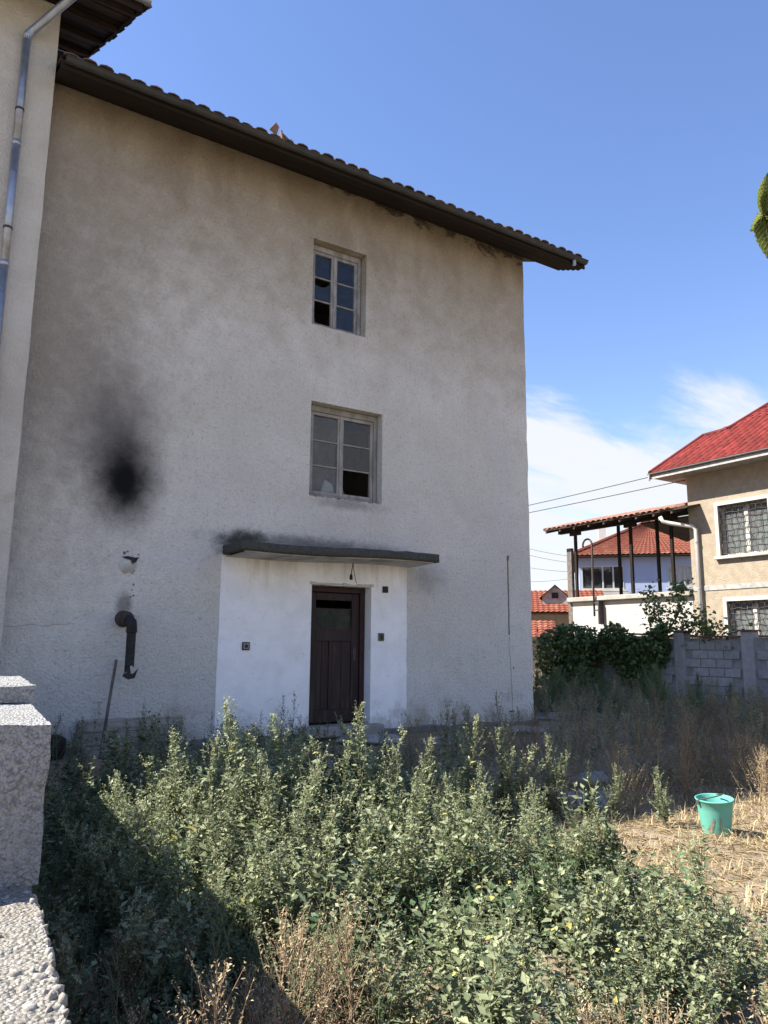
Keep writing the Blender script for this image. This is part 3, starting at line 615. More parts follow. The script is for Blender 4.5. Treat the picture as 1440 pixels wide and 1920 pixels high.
# flue pipe with torn end
fl = thing('flue_pipe', (2.51, 0, 1.8), 'burnt black stove flue elbow with torn lower end sticking out of the wall', 'flue pipe')
b = MB(); b.tube([(2.50, .0, 1.80), (2.50, -.16, 1.795), (2.50, -.20, 1.79)], [.105, .098, .076], 16); jm = b.build('wall_collar', 'rust', fl, smooth=True)
b = MB(); b.tube([(2.51, -.10, 1.79), (2.525, -.22, 1.78), (2.535, -.27, 1.75), (2.54, -.285, 1.70), (2.54, -.285, 1.62)], [.060, .062, .066, .064, .060], 14); b.build('elbow', 'soot', fl, smooth=True)
b = MB(); k = 16; v = []
for j, z in enumerate((1.64, 1.60, 1.45, 1.30, 1.22)):
    for i in range(k):
        t = 2 * math.pi * i / k; r = .056 * (1 + .22 * mnoise.noise(Vector((i, j, 0)))); zz_ = z
        if j == 4: zz_ = z + .05 * mnoise.noise(Vector((i * 1.7, 3, 0))) - (.08 if 5 <= i <= 7 else 0)
        v.append((2.54 + r * math.cos(t), -.285 + r * math.sin(t), zz_))
b.add(v, [(j * k + i, j * k + (i + 1) % k, (j + 1) * k + (i + 1) % k, (j + 1) * k + i) for j in range(4) for i in range(k)]); b.build('down_pipe', 'soot', fl)
b = MB(); b.tube([(2.54, -.285, 1.665), (2.54, -.285, 1.63)], .067, 14); b.build('joint_ring', 'soot', fl)
b = MB(); b.add([(x - .045, y + .10, z) for x, y, z in ((2.50, -.43, 1.10), (2.57, -.44, 1.06), (2.65, -.42, 1.075), (2.685, -.40, 1.17), (2.69, -.40, 1.185), (2.64, -.42, 1.135), (2.60, -.43, 1.125), (2.585, -.40, 1.24), (2.55, -.40, 1.24), (2.545, -.43, 1.14), (2.51, -.43, 1.13))], [(0, 1, 6, 9, 10), (1, 2, 5, 6), (2, 3, 4, 5), (6, 7, 8, 9)])
o = b.build('torn_flap', 'soot', fl); sm = o.modifiers.new('thick', 'SOLIDIFY'); sm.thickness = .012

# stick and planks leaning on the wall, dark lump by the fence
MB().tube([(2.24, -.42, gz(2.24, -.42)), (2.34, -.22, .75), (2.445, -.022, 1.29)], [.021, .019, .017], 7).build('stick_mesh', 'stick', None, mesh_only=True)
me = bpy.data.meshes['stick_mesh']; tag(link('leaning_stick', me), 'thin grey wooden stick leaning on the wall below the black flue', 'stick')
pb = thing('plank_panel', (2.6, -.1, .1), 'weathered plank panel standing against the wall behind the weeds left of the door', 'planks')
for i in range(3):
    z0 = .12 + i * .155; MB().add([(2.03, -.16 + .03 * i, z0), (3.32, -.15 + .03 * i, z0 - .005), (3.31, -.12 + .03 * i, z0 + .148), (2.04, -.13 + .03 * i, z0 + .15), (2.03, -.135 + .03 * i, z0), (3.32, -.125 + .03 * i, z0 - .005), (3.31, -.095 + .03 * i, z0 + .148), (2.04, -.105 + .03 * i, z0 + .15)],
         [(0, 1, 2, 3), (7, 6, 5, 4), (0, 4, 5, 1), (1, 5, 6, 2), (2, 6, 7, 3), (3, 7, 4, 0)]).build('plank', 'plank', pb, bevel=.004)
MB().box(2.06, 2.12, -.19, -.165, .12, .57).build('batten', 'plank', pb)
def lump(name, c, r, mat, label, cat, amp=.25, sq=.8, group=None, seed=0):
    bm = bmesh.new(); bmesh.ops.create_icosphere(bm, subdivisions=3, radius=1)
    for v in bm.verts:
        n = mnoise.noise(v.co * 1.3 + Vector((seed, seed, seed))); v.co *= (1 + amp * n + .06 * mnoise.noise(v.co * 5 + Vector((seed, 0, 0)))); v.co = Vector((v.co.x * r[0], v.co.y * r[1], v.co.z * r[2]))
    me = bpy.data.meshes.new(name); bm.to_mesh(me); bm.free(); me.materials.append(M[mat]); me.polygons.foreach_set('use_smooth', [True] * len(me.polygons))
    return tag(link(name, me, None, c), label, cat, group)
lump('black_sack', (1.72, -.28, .30), (.16, .14, .17), 'soot', 'dark rounded sack on the ground at the far left foot of the wall', 'sack', seed=3)
# flat stones and slabs in the yard
for i, (x, y, rx, ry, lab) in enumerate(((5.9, -.62, .55, .32, 'worn concrete slab lying in front of the door step'), (7.0, -.95, .50, .28, 'broken pale slab half hidden by weeds under the plain wall'), (8.6, -.75, .42, .24, 'low grey slab lying before the right end of the house'),
                                         (5.85, -4.55, .40, .26, 'flat grey paving slab in shade left of the bucket'), (6.6, -3.9, .30, .2, 'cracked grey slab among the brown dead weeds'), (10.6, .6, .6, .35, 'flat slab of bare concrete beside the house corner'), (13.0, 1.6, .7, .4, 'pale concrete slab in front of the dark hedge plants'))):
    lump('paving_slab', (x, y, gz(x, y) + .03), (rx, ry, .07), 'concrete', lab, 'slab', .35, group='slabs lying in the yard', seed=i * 3.1)

# ------------------------------------------------------------------ neighbouring wing on the left
wing = thing('neighbouring_house', (-1, -.3, 0), 'taller grey-tan plastered house at the left edge with a zinc drainpipe', 'house')
WY, WX = -.30, 1.10
b = MB(); nz = 40
def wx(z): return WX + .010 * (z / 5 - 1) + .010 * mnoise.noise(Vector((9, 0, z * 1.7))) + .004 * mnoise.noise(Vector((9, 2, z * 9)))
for k in range(nz):
    z0, z1 = 9.75 * k / nz, 9.75 * (k + 1) / nz
    b.quad((-6, WY, z0), (wx(z0), WY, z0), (wx(z1), WY, z1), (-6, WY, z1)); b.quad((wx(z0), WY, z0), (wx(z0), 8, z0), (wx(z1), 8, z1), (wx(z1), WY, z1))
b.quad((-6, WY, 0), (-6, 8, 0), (-6, 8, 9.75), (-6, WY, 9.75)); b.quad((-6, 8, 0), (1.1, 8, 0), (1.1, 8, 9.75), (-6, 8, 9.75))
b.add([(wx(9.75), WY, 9.75), (wx(9.75), 8, 9.75), (wx(9.75), 3.5, 9.65 + 3.8 * .54)], [(0, 1, 2)])
b.build('wall', 'wing', wing)
wroof = thing('roof', (0, 0, 0), None, None); wroof.parent = wing; wroof.location = (1, .3, 9.6)
WE = -1.0; wz = lambda y: 9.66 + .54 * (y - WE); WRX = 2.0
def slope_box(x0, x1, ya, yb_, off, th): # board lying on the slope
    return MB().add([(x0, ya, wz(ya) + off), (x1, ya, wz(ya) + off), (x1, yb_, wz(yb_) + off), (x0, yb_, wz(yb_) + off), (x0, ya, wz(ya) + off + th), (x1, ya, wz(ya) + off + th), (x1, yb_, wz(yb_) + off + th), (x0, yb_, wz(yb_) + off + th)],
                    [(0, 3, 2, 1), (4, 5, 6, 7), (0, 1, 5, 4), (1, 2, 6, 5), (2, 3, 7, 6), (3, 0, 4, 7)])
y = WE; i = 0
while y < 3.3:
    w = rnd.uniform(.15, .21); slope_box(-6, WRX - rnd.uniform(0, .05), y + .006, min(y + w, 3.4), .0 + rnd.uniform(0, .008), .022).build('soffit_board', 'brownwood' if i % 3 else 'darkwood', wroof); y += w; i += 1
for y in (-.75, .35, 1.45, 2.6): slope_box(.6, WRX - .06, y, y + .09, -.10, .095).build('purlin', 'brownwood', wroof)
for x in (WRX - .04, .9): MB().add([(x, WE, wz(WE) - .05), (x + .03, WE, wz(WE) - .05), (x + .03, 3.5, wz(3.5) - .05), (x, 3.5, wz(3.5) - .05), (x, WE, wz(WE) + .10), (x + .03, WE, wz(WE) + .10), (x + .03, 3.5, wz(3.5) + .10), (x, 3.5, wz(3.5) + .10)],
                    [(0, 3, 2, 1), (4, 5, 6, 7), (0, 1, 5, 4), (1, 2, 6, 5), (2, 3, 7, 6), (3, 0, 4, 7)]).build('verge_board', 'darkwood', wroof)
MB().add([(-6, 3.4, wz(3.4)), (WRX, 3.4, wz(3.4)), (WRX, 8.6, wz(3.4) - 2.8), (-6, 8.6, wz(3.4) - 2.8)], [(0, 1, 2, 3)]).build('rear_slope', 'brownwood', wroof)
wa = math.atan(.54); wt = tile_mesh('verge_tile', .21, .38, .055, 'oldtile')
for c in range(15):
    d = c * .30; yy = WE - .05 + d * math.cos(wa)
    if yy > 3.3: break
    link('verge_tile', wt, wroof, (WRX - .03 + rnd.uniform(-.02, .02), yy, wz(yy) - 9.6 + .05), (wa, rnd.uniform(-.1, .1), rnd.uniform(-.08, .08)))
joined_tiles(wroof, wt, [Matrix.Translation((WRX - .25 - i * .215, WE - .05 + c * .3 * math.cos(wa), wz(WE - .05 + c * .3 * math.cos(wa)) - 9.6 + .05)) @ Euler((wa, 0, 0)).to_matrix().to_4x4() for c in range(16) for i in range(36)])
MB().box(-6, WRX - .02, WE - .02, WE, 9.56, 9.74).build('fascia', 'darkwood', wroof)
b = MB()
gy, gz0 = WE - .09, 9.72; gut(-6, WRX + .06, .07, b); b.build('gutter', 'zinc', wing)
# drainpipe: swan-neck from the gutter, then down the wall
dp = thing('drainpipe', (.62, WY - .06, 0), 'zinc drainpipe running down the wall at the left edge of the picture', 'drainpipe')
xt, xb_ = .70, .56; px_ = lambda z: .735 - .02 * (9.2 - z) * .35
b = MB(); b.tube([(1.30, WE - .05, 9.66), (1.26, WE + .02, 9.58), (.80, WY - .09, 9.20), (.735, WY - .08, 9.10), (.735, WY - .08, 9.02)], [.05, .05, .05, .05, .05], 12); b.build('swan_neck', 'zinc', dp, smooth=True)
zs_ = [9.06, 7.55, 5.95, 4.3, 2.7, 1.1, .1]
for z0, z1 in zip(zs_[:-1], zs_[1:]):
    MB().tube([(.735, WY - .08, z0), (.735, WY - .08, z1 - .02)], [.050, .047], 12).build('pipe_length', 'zinc', dp, smooth=True)
    MB().tube([(.735, WY - .08, z1 + .05), (.735, WY - .08, z1 - .01)], .056, 12).build('pipe_joint', 'zinc', dp, smooth=True)
    MB().tube([(.735, WY - .08, z1 + .50), (.735, WY - .08, z1 + .47)], .054, 12).bar((.735, WY - .02, z1 + .485), (.735, WY + .02, z1 + .485), .02, .02).build('bracket', 'iron', dp)

# ------------------------------------------------------------------ fence wall on the left: pier, raised block, pebble-topped low wall
fence = thing('boundary_wall', (.2, -7, 0), 'grey spattered cement boundary wall with square pier in the left foreground', 'wall')
FD = Vector((.076, 1, 0)).normalized(); FS = Vector((FD.y, -FD.x, 0))
def fbox(name, t0, t1, s0, s1, z0, z1, mat, sub=.06, amp=.006, seed=0):
    """rough block: t along the wall from the pier corner, s to the right"""
    o0 = Vector((.445, -7.45, 0)); b = MB(); dims = (t1 - t0, s1 - s0, z1 - z0); n = [max(1, int(d / sub)) for d in dims]
    def P(i, j, k):
        p = o0 + FD * (t0 + dims[0] * i / n[0]) + FS * (s0 + dims[1] * j / n[1]); p.z = z0 + dims[2] * k / n[2]
        return p + mnoise.noise_vector(p * 9 + Vector((seed, 0, 0))) * amp + mnoise.noise_vector(p * 31) * amp * .5
    for i in range(n[0]):
        for j in range(n[1]):
            for k in (0, n[2]): b.quad(P(i, j, k), P(i + 1, j, k), P(i + 1, j + 1, k), P(i, j + 1, k))
    for i in range(n[0]):
        for k in range(n[2]):
            for j in (0, n[1]): b.quad(P(i, j, k), P(i + 1, j, k), P(i + 1, j, k + 1), P(i, j, k + 1))
    for j in range(n[1]):
        for k in range(n[2]):
            for i in (0, n[0]): b.quad(P(i, j, k), P(i, j + 1, k), P(i, j + 1, k + 1), P(i, j, k + 1))
    o = b.build(name, mat, fence); bm = bmesh.new(); bm.from_mesh(o.data); bmesh.ops.remove_doubles(bm, verts=bm.verts, dist=.0006); bmesh.ops.recalc_face_normals(bm, faces=bm.faces); bm.to_mesh(o.data); bm.free(); return o
fbox('pier', 0, 1.55, -.45, 0, .80, 1.255, 'pier', .03, .007)
fbox('coping_block', .85, 1.9, -.45, .015, 1.258, 1.325, 'pier', .04, .008, 5)
fbox('upper_wall', 1.552, 6.9, -.36, -.02, -.2, 1.22, 'pier', .12, .006, 8)
fbox('pier_foot', .01, 1.54, -.44, -.015, -.2, .795, 'plinth', .1, .008, 3)
low = fbox('low_wall', -2.6, -.012, -.36, -.02, -.2, .80, 'pebble', .04, .012, 2)
# pebbles bedded in the top of the low wall: real stones, denser along the broken edge
def pebble_mesh(i):
    bm = bmesh.new(); bmesh.ops.create_icosphere(bm, subdivisions=2, radius=1)
    for v in bm.verts: v.co *= 1 + .5 * mnoise.noise(v.co * 1.5 + Vector((i * 5, 0, 0)))
    me = bpy.data.meshes.new('pebble'); bm.to_mesh(me); bm.free(); me.materials.append(M['stone']); me.polygons.foreach_set('use_smooth', [True] * len(me.polygons)); return me
pbm = [pebble_mesh(i) for i in range(6)]
def fpos(t, s, z): p = Vector((.445, -7.45, 0)) + FD * t + FS * s; p.z = z; return p
cand = []
for i in range(120): cand.append((rnd.uniform(-1.45, -.03), rnd.gauss(-.020, .008), rnd.uniform(.775, .80), rnd.uniform(.006, .0135)))
for i in range(70): cand.append((rnd.uniform(-1.45, -.03), rnd.uniform(-.17, -.03), .796 + rnd.uniform(-.004, .003), rnd.uniform(.006, .013)))
for t_, s_, z_, r_ in cand:
    s_ = min(s_, -.018)
    o = link('pebble', rnd.choice(pbm), low, fpos(t_, s_, z_) - wpos(low), (rnd.random() * 3, rnd.random() * 3, rnd.random() * 3)); o.scale = (r_ * rnd.uniform(1, 1.5), r_, r_ * rnd.uniform(.6, .85))
# vertical drip of white cement on the pier face
MB().box(0, .006, -.004, 0, 0, .09).build('drip', 'white', None, mesh_only=True)

# ------------------------------------------------------------------ block fence on the right
FX = 16.0
bf = thing('block_fence', (FX, 1, 0), 'grey concrete block fence in shade in front of the cream house', 'fence')
MB().box(FX + .02, FX + .16, -6, 5.72, 0, 1.72).build('mortar_core', 'mortar', bf)
bmesh_block = MB().box(0, .04, 0, .385, 0, .187).build('block', 'block', None, bevel=.006, mesh_only=True)
nblk = 0
for c in range(9):
    z = .05 + c * .20
    if z + .19 > 1.74: break
    y = -3.0 - (.2 if c % 2 else 0)
    while y < 5.3:
        if not any(abs(y + .19 - pp) < .26 for pp in (-.02, 1.72)):
            o = link('block', bmesh_block, bf, (-.022 + rnd.uniform(-.004, .004), y - 1, z), (0, 0, rnd.uniform(-.008, .008))); nblk += 1
        y += .40
for pp in (-.02, 1.72):
    MB().box(FX - .07, FX + .2, pp - .14, pp + .14, 0, 1.86).build('post', 'block', bf, bevel=.012)
    MB().box(FX - .11, FX + .24, pp - .19, pp + .19, 1.862, 1.90).build('post_cap', 'brick', bf, bevel=.008)
cap = MB().box(-.09, .22, 0, .235, 0, .045).build('cap_brick', 'brick', None, bevel=.006, mesh_only=True)
y = -3.0
while y < 5.4:
    if not any(abs(y + .12 - pp) < .30 for pp in (-.02, 1.72)): link('cap_brick', cap, bf, (rnd.uniform(-.006, .006), y - 1, 1.725 + rnd.uniform(0, .006)), (0, 0, rnd.uniform(-.02, .02)))
    y += .245

# ------------------------------------------------------------------ cream house on the right with red roof
rh = thing('cream_house', (19, 0, 0), 'cream roughcast house with red tiled roof and barred windows at the right', 'house')
X = 19.0
RO = [(1.02, 2.46, 3.97, 5.37), (1.0, 2.38, 1.45, 2.74), (-2.6, -1.2, 3.97, 5.37), (-2.6, -1.2, 1.45, 2.74)]
b = MB(); ys = sorted({-6.0, 3.40, *[o[0] for o in RO], *[o[1] for o in RO]}); zs = sorted({0.0, 3.05, 3.20, 6.55, *[o[2] for o in RO], *[o[3] for o in RO]})
for i in range(len(ys) - 1):
    for k in range(len(zs) - 1):
        cy, cz = (ys[i] + ys[i + 1]) / 2, (zs[k] + zs[k + 1]) / 2
        if any(o[0] < cy < o[1] and o[2] < cz < o[3] for o in RO): continue
        b.quad((X, ys[i], zs[k]), (X, ys[i], zs[k + 1]), (X, ys[i + 1], zs[k + 1]), (X, ys[i + 1], zs[k]))
for y0, y1, z0, z1 in RO:
    D = X + .3; b.quad((X, y0, z0), (D, y0, z0), (D, y0, z1), (X, y0, z1)); b.quad((X, y1, z0), (X, y1, z1), (D, y1, z1), (D, y1, z0)); b.quad((X, y0, z1), (D, y0, z1), (D, y1, z1), (X, y1, z1)); b.quad((X, y0, z0), (X, y1, z0), (D, y1, z0), (D, y0, z0))
b.quad((X, 3.4, 0), (X + 9, 3.4, 0), (X + 9, 3.4, 6.55), (X, 3.4, 6.55)); b.quad((X, -6, 0), (X + 9, -6, 0), (X + 9, -6, 6.55), (X, -6, 6.55)); b.quad((X + 9, -6, 0), (X + 9, 3.4, 0), (X + 9, 3.4, 6.55), (X + 9, -6, 6.55))
b.build('wall', 'cream', rh)
MB().box(X - .02, X - .002, -6, 3.38, 3.06, 3.19).build('storey_band', 'greyband', rh)
MB().box(X + .32, X + 8.9, -5.9, 3.3, 3.0, 3.1).box(X + 2.5, X + 2.6, -5.9, 3.3, 0, 6.5).build('inner_floor', 'concrete', rh)
def rwin(y0, y1, z0, z1, lab=None):
    w = thing('window', (0, 0, 0), None, None); w.parent = rh; w.location = (0, (y0 + y1) / 2, z0)
    if lab: w['label'] = lab
    b = MB(); t = .10; b.box(X - .035, X - .002, y0 - t, y0, z0, z1); b.box(X - .035, X - .002, y1, y1 + t, z0, z1); b.box(X - .035, X - .002, y0 - t, y1 + t, z1, z1 + t); b.build('surround', 'white', w)
    MB().box(X - .12, X - .002, y0 - t - .05, y1 + t + .05, z0 - .09, z0 - .003).build('sill', 'greyband', w, bevel=.008)
    b = MB(); ym = (y0 + y1) / 2
    for ya, yb_ in ((y0 + .005, ym - .003), (ym + .003, y1 - .005)):
        b.box(X + .16, X + .22, ya, ya + .06, z0 + .005, z1 - .005); b.box(X + .16, X + .22, yb_ - .06, yb_, z0 + .005, z1 - .005); b.box(X + .16, X + .22, ya + .06, yb_ - .06, z1 - .07, z1 - .005); b.box(X + .16, X + .22, ya + .06, yb_ - .06, z0 + .005, z0 + .07)
    b.build('sash', 'white', w)
    for ya, yb_ in ((y0 + .065, ym - .063), (ym + .063, y1 - .065)):
        MB().box(X + .18, X + .186, ya, yb_, z0 + .07, z1 - .07).build('pane', 'dustyglass', w)
    MB().quad((X + .30, y0, z0), (X + .30, y1, z0), (X + .30, y1, z1), (X + .30, y0, z1)).build('curtain', 'paper', w)
    b = MB(); n = int((y1 - y0) / .17)
    for i in range(n + 1):
        y = y0 + .03 + (y1 - y0 - .06) * i / n; b.tube([(X + .06 + .03 * math.sin(j * 1.05 + i), y + .018 * math.sin(j * 1.57 + (i % 2) * 3.14), z0 + .01 + (z1 - z0 - .02) * j / 16) for j in range(17)], .010, 4)
    for k in range(9):
        z = z0 + .05 + (z1 - z0 - .1) * k / 8; b.tube([(X + .05, y0 + (y1 - y0) * j / 14, z + .018 * math.sin(j * 1.57 + k * 3.14)) for j in range(15)], .009, 4)
    b.build('grille', 'iron', w)
rwin(*RO[0], 'upper barred window'); rwin(*RO[1], 'lower barred window'); rwin(*RO[2]); rwin(*RO[3])
# roof
rr = thing('roof', (0, 0, 0), None, None); rr.parent = rh; rr.location = (0, 0, 6.5)
K = .60; ra = math.atan(K); EX = 18.4; EZr = 6.52; pz = lambda x: EZr + (x - EX) * K
left = [(18.4, 4.16), (20.88, 4.01), (20.93, 3.21), (22.54, 2.82), (24.2, 2.31)]  # verge of the front slope (x, y)
def lim(x):
    for (xa, ya), (xb2, yb2) in zip(left[:-1], left[1:]):
        if xa <= x <= xb2: return ya + (yb2 - ya) * (x - xa) / (xb2 - xa)
    return 2.31
b = MB(); poly = [(x, y, pz(x) - .03) for x, y in left] + [(24.2, -6.5, pz(24.2) - .03), (18.4, -6.5, pz(18.4) - .03)]
b.add(poly, [tuple(range(len(poly)))])
b.add([(x, y, pz(x) - .03) for x, y in left] + [(30, 4.2, 6.5), (30, 2.3, 8)], [(0, 1, 2, 3, 4, 6, 5)])
b.add([(24.2, 2.31, pz(24.2) - .03), (24.2, -6.5, pz(24.2) - .03), (30, -6.5, 6.5), (30, 2.3, 6.5)], [(0, 1, 2, 3)])
b.build('roof_deck', 'darkwood', rr)
MB().box(EX - .03, EX - .002, -6.5, 4.16, EZr - .17, EZr - .01).build('fascia', 'greyband', rr)
MB().box(EX + .0, X - .003, -6.5, 4.1, EZr - .155, EZr - .13).build('soffit', 'concrete', rr)
MB().box(X + .001, X + 2, 3.42, 4.1, EZr - .155, EZr - .13).build('soffit', 'greyband', rr)
MB().tube([(EX - .06, -6.5, EZr - .03), (EX - .06, 4.2, EZr - .03)], .035, 8).build('gutter', 'gutter', rr)
MB().tube([(EX - .08, 4.15, EZr - .04), (EX - .08, 4.15, EZr - .22)], .03, 8).build('gutter_outlet', 'greyband', rr)
rt = tile_mesh('roof_tile', .235, .40, .05, 'redtile'); Mt = []
sl = (24.2 - EX) / math.cos(ra)
rows = int(sl / .33)
def proj(p):
    v = Vector(p) - cam.matrix_world.translation; d = v.dot(BF); return 384 + 761.4 * v.dot(BR) / d, 512 - 761.4 * v.dot(BU) / d
ind = []
for c in range(rows):
    d = c * .33; x = EX - .04 + d * math.cos(ra); z = EZr - .02 + d * math.sin(ra); y = lim(min(max(x, 18.4), 24.2)) - .10
    while y > -6.4:
        mt = Matrix.Translation((x, y, z)) @ Euler((0, 0, -math.pi / 2)).to_matrix().to_4x4() @ Euler((ra + rnd.uniform(-.02, .02), 0, rnd.uniform(-.015, .015))).to_matrix().to_4x4()
        u, v_ = proj((x, y, z)); (ind if u < 790 and len(ind) < 299 and v_ > 390 else Mt).append(mt); y -= .235
off = wpos(rr)
for mt in ind: o = link('roof_tile', rt, rr); o.matrix_local = Matrix.Translation(-off) @ mt
joined_tiles(rr, rt, [Matrix.Translation(-off) @ m_ for m_ in Mt])
b = MB()
for (xa, ya), (xb2, yb2) in zip(left[:-1], left[1:]): b.tube([(xa, ya, pz(xa) + .02), (xb2, yb2, pz(xb2) + .02)], .085, 8)
b.build('ridge_tiles', 'redtile', rr)
# rainwater pipe at the corner of the house
rp = thing('rain_pipe', (18.9, 3.2, 0), 'pale plastic rainwater pipe on the corner of the cream house below the terrace roof', 'drainpipe')
MB().tube([(18.45, 3.95, 5.22), (18.5, 3.9, 5.08), (18.6, 3.75, 5.02), (18.85, 3.2, 4.88), (18.9, 3.13, 4.80), (18.9, 3.12, .3)], .055, 10).build('pipe', 'white', rp, smooth=True)
for z in (1.5, 3.1, 4.4): MB().tube([(18.9, 3.12, z), (18.9, 3.12, z + .04)], .062, 10).build('pipe_clip', 'greyband', rp)
# ------------------------------------------------------------------ terrace
te = thing('terrace', (19, 5.6, 0), 'roofed terrace on dark timber posts above a white wall beside the cream house', 'terrace')
MB().box(19.0, 22.4, 3.42, 7.95, 0, 2.93).build('wall', 'whitewall', te)
MB().box(18.86, 22.5, 3.42, 8.1, 2.94, 3.09).build('floor_slab', 'concrete', te, bevel=.02)
for y, x in ((7.78, 19.05), (5.51, 19.05), (4.04, 19.05), (7.19, 20.5), (5.64, 20.5)):
    MB().box(x - .04, x + .04, y - .042, y + .042, 3.09, 5.16 if x < 20 else 5.83).build('post', 'darkwood', te)
    if x < 20: MB().box(x - .05, x + .05, y - .22, y + .22, 5.165 if x < 20 else 5.125, 5.27 if x < 20 else 5.2).build('bolster', 'darkwood', te)
MB().box(19.0, 19.12, 7.95, 8.15, 1.8, 4.75).build('old_timber', 'stick', te)
MB().box(18.98, 19.12, 3.42, 8.5, 5.275, 5.40).build('beam', 'darkwood', te)
tz = lambda x: 5.34 + (x - 18.4) * .24
b = MB(); ty0, ty1 = 3.0, 8.6; xr = 20.6
b.add([(18.4, ty0, tz(18.4)), (xr, ty0, tz(xr)), (xr, ty1, tz(xr)), (18.4, ty1, tz(18.4)), (18.4, ty0, tz(18.4) + .04), (xr, ty0, tz(xr) + .04), (xr, ty1, tz(xr) + .04), (18.4, ty1, tz(18.4) + .04)], [(0, 1, 2, 3), (7, 6, 5, 4), (0, 4, 5, 1), (1, 5, 6, 2), (2, 6, 7, 3), (3, 7, 4, 0)])
b.add([(20.6, 3.42, 5.5), (22.6, 3.42, 5.06), (22.6, 6.1, 5.06), (20.6, 6.35, 5.5), (20.6, 3.42, 5.55), (22.6, 3.42, 5.11), (22.6, 6.1, 5.11), (20.6, 6.35, 5.55)], [(0, 1, 2, 3), (7, 6, 5, 4), (0, 4, 5, 1), (1, 5, 6, 2), (2, 6, 7, 3), (3, 7, 4, 0)])
b.build('roof_deck', 'brownwood', te)
for i in range(9):
    y = 3.5 + i * .62; MB().add([(18.42, y, tz(18.42) - .09), (xr, y, tz(xr) - .09), (xr, y + .07, tz(xr) - .09), (18.42, y + .07, tz(18.42) - .09), (18.42, y, tz(18.42) - .005), (xr, y, tz(xr) - .005), (xr, y + .07, tz(xr) - .005), (18.42, y + .07, tz(18.42) - .005)], [(0, 1, 2, 3), (7, 6, 5, 4), (0, 4, 5, 1), (1, 5, 6, 2), (2, 6, 7, 3), (3, 7, 4, 0)]).build('rafter', 'brownwood', te)
tt = tile_mesh('roof_tile', .21, .38, .055, 'terrtile'); ta = math.atan(.24); Mt = []; off = wpos(te)
for c in range(8):
    y = ty1 - .1
    while y > 3.45:
        x = 18.36 + c * .30 * math.cos(ta); mt = Matrix.Translation(Vector((x + rnd.uniform(-.02, .02), y, tz(x) + .05 + rnd.uniform(0, .015))) - off) @ Euler((0, 0, -math.pi / 2)).to_matrix().to_4x4() @ Euler((ta, 0, rnd.uniform(-.05, .05))).to_matrix().to_4x4()
        if c == 0: o = link('roof_tile', tt, te); o.matrix_local = mt
        else: Mt.append(mt)
        y -= .213
joined_tiles(te, tt, Mt)
# hooked iron pole on the terrace wall
hp = thing('hooked_pole', (18.8, 6.75, 2.4), 'dark iron pole with a hooked top fixed to the terrace edge', 'pole')
pts = [(18.8, 6.86, 2.45), (18.8, 6.86, 4.75)] + [(18.8, 6.86 + .19 - .19 * math.cos(t), 4.75 + .19 * math.sin(t)) for t in np.linspace(.3, math.pi + .3, 9)]
MB().tube(pts, .032, 8).build('pole', 'iron', hp, smooth=True)
MB().box(18.78, 19.0, 6.66, 6.70, 2.2, 2.95).box(18.78, 18.99, 6.70, 6.83, 2.62, 2.66).box(18.78, 18.99, 6.70, 6.83, 2.85, 2.89).build('bracket', 'iron', hp)

# ------------------------------------------------------------------ far houses (local frames facing the camera)
def frame_pt(px, py, s):
    u, v = (px - 720) / 1427.67, (py - 960) / 1427.67; return Vector((0, -10, EYE)) + (BR * u - BU * v + BF) * s
def far_house(name, loc, yaw, label, cat='house'):
    t = thing(name, (loc[0], loc[1], 0), label, cat); t.rotation_euler = (0, 0, yaw); return t
def lb(b, name, mat, parent, **k): return b.build(name, mat, parent, at=(0, 0, 0), **k)
def wave_roof(poly_fn, nu, name, mat, parent, nv=18, pitch=.22, amp=.035):
    """ribbed tile slope: poly_fn(u,v)->Vector, u across, v up; ridged by tile columns and stepped by courses"""
    b = MB(); P = []
    for j in range(nv + 1):
        for st in (0, 1):
            row = []
            for i in range(nu + 1):
                p = poly_fn(i / nu, min(1, (j + (0 if st == 0 else .999)) / (nv + 1))); p = Vector(p); p.z += amp * (1 if i % 2 else 0) + (.03 if st == 0 else 0); row.append(p)
            P.append(row)
    for j in range(len(P) - 1):
        for i in range(nu): b.quad(P[j][i], P[j][i + 1], P[j + 1][i + 1], P[j + 1][i])
    return lb(b, name, mat, parent)
yawr = math.atan2(BR.y, BR.x)
o1 = frame_pt(1085, 1047, 36)
bh = far_house('blue_house', (o1.x, o1.y, 0), yawr - R(14), 'pale blue house with orange hipped roof behind the terrace posts')
W, DP, HZ = 7.6, 7.0, 5.75
b = MB(); BO = [(.12, 2.0, 4.12, 5.25), (3.95, 5.35, 4.2, 5.22), (.12, 2.0, 1.2, 2.5), (3.95, 5.35, 1.2, 2.5)]
xs = sorted({0.0, W, *[q[0] for q in BO], *[q[1] for q in BO]}); zs = sorted({0.0, HZ, *[q[2] for q in BO], *[q[3] for q in BO]})
for i in range(len(xs) - 1):
    for k in range(len(zs) - 1):
        if any(q[0] < (xs[i] + xs[i + 1]) / 2 < q[1] and q[2] < (zs[k] + zs[k + 1]) / 2 < q[3] for q in BO): continue
        b.quad((xs[i], 0, zs[k]), (xs[i + 1], 0, zs[k]), (xs[i + 1], 0, zs[k + 1]), (xs[i], 0, zs[k + 1]))
b.quad((0, 0, 0), (0, DP, 0), (0, DP, HZ), (0, 0, HZ)); b.quad((W, 0, 0), (W, DP, 0), (W, DP, HZ), (W, 0, HZ)); b.quad((0, DP, 0), (W, DP, 0), (W, DP, HZ), (0, DP, HZ))
lb(b, 'wall', 'blue', bh)
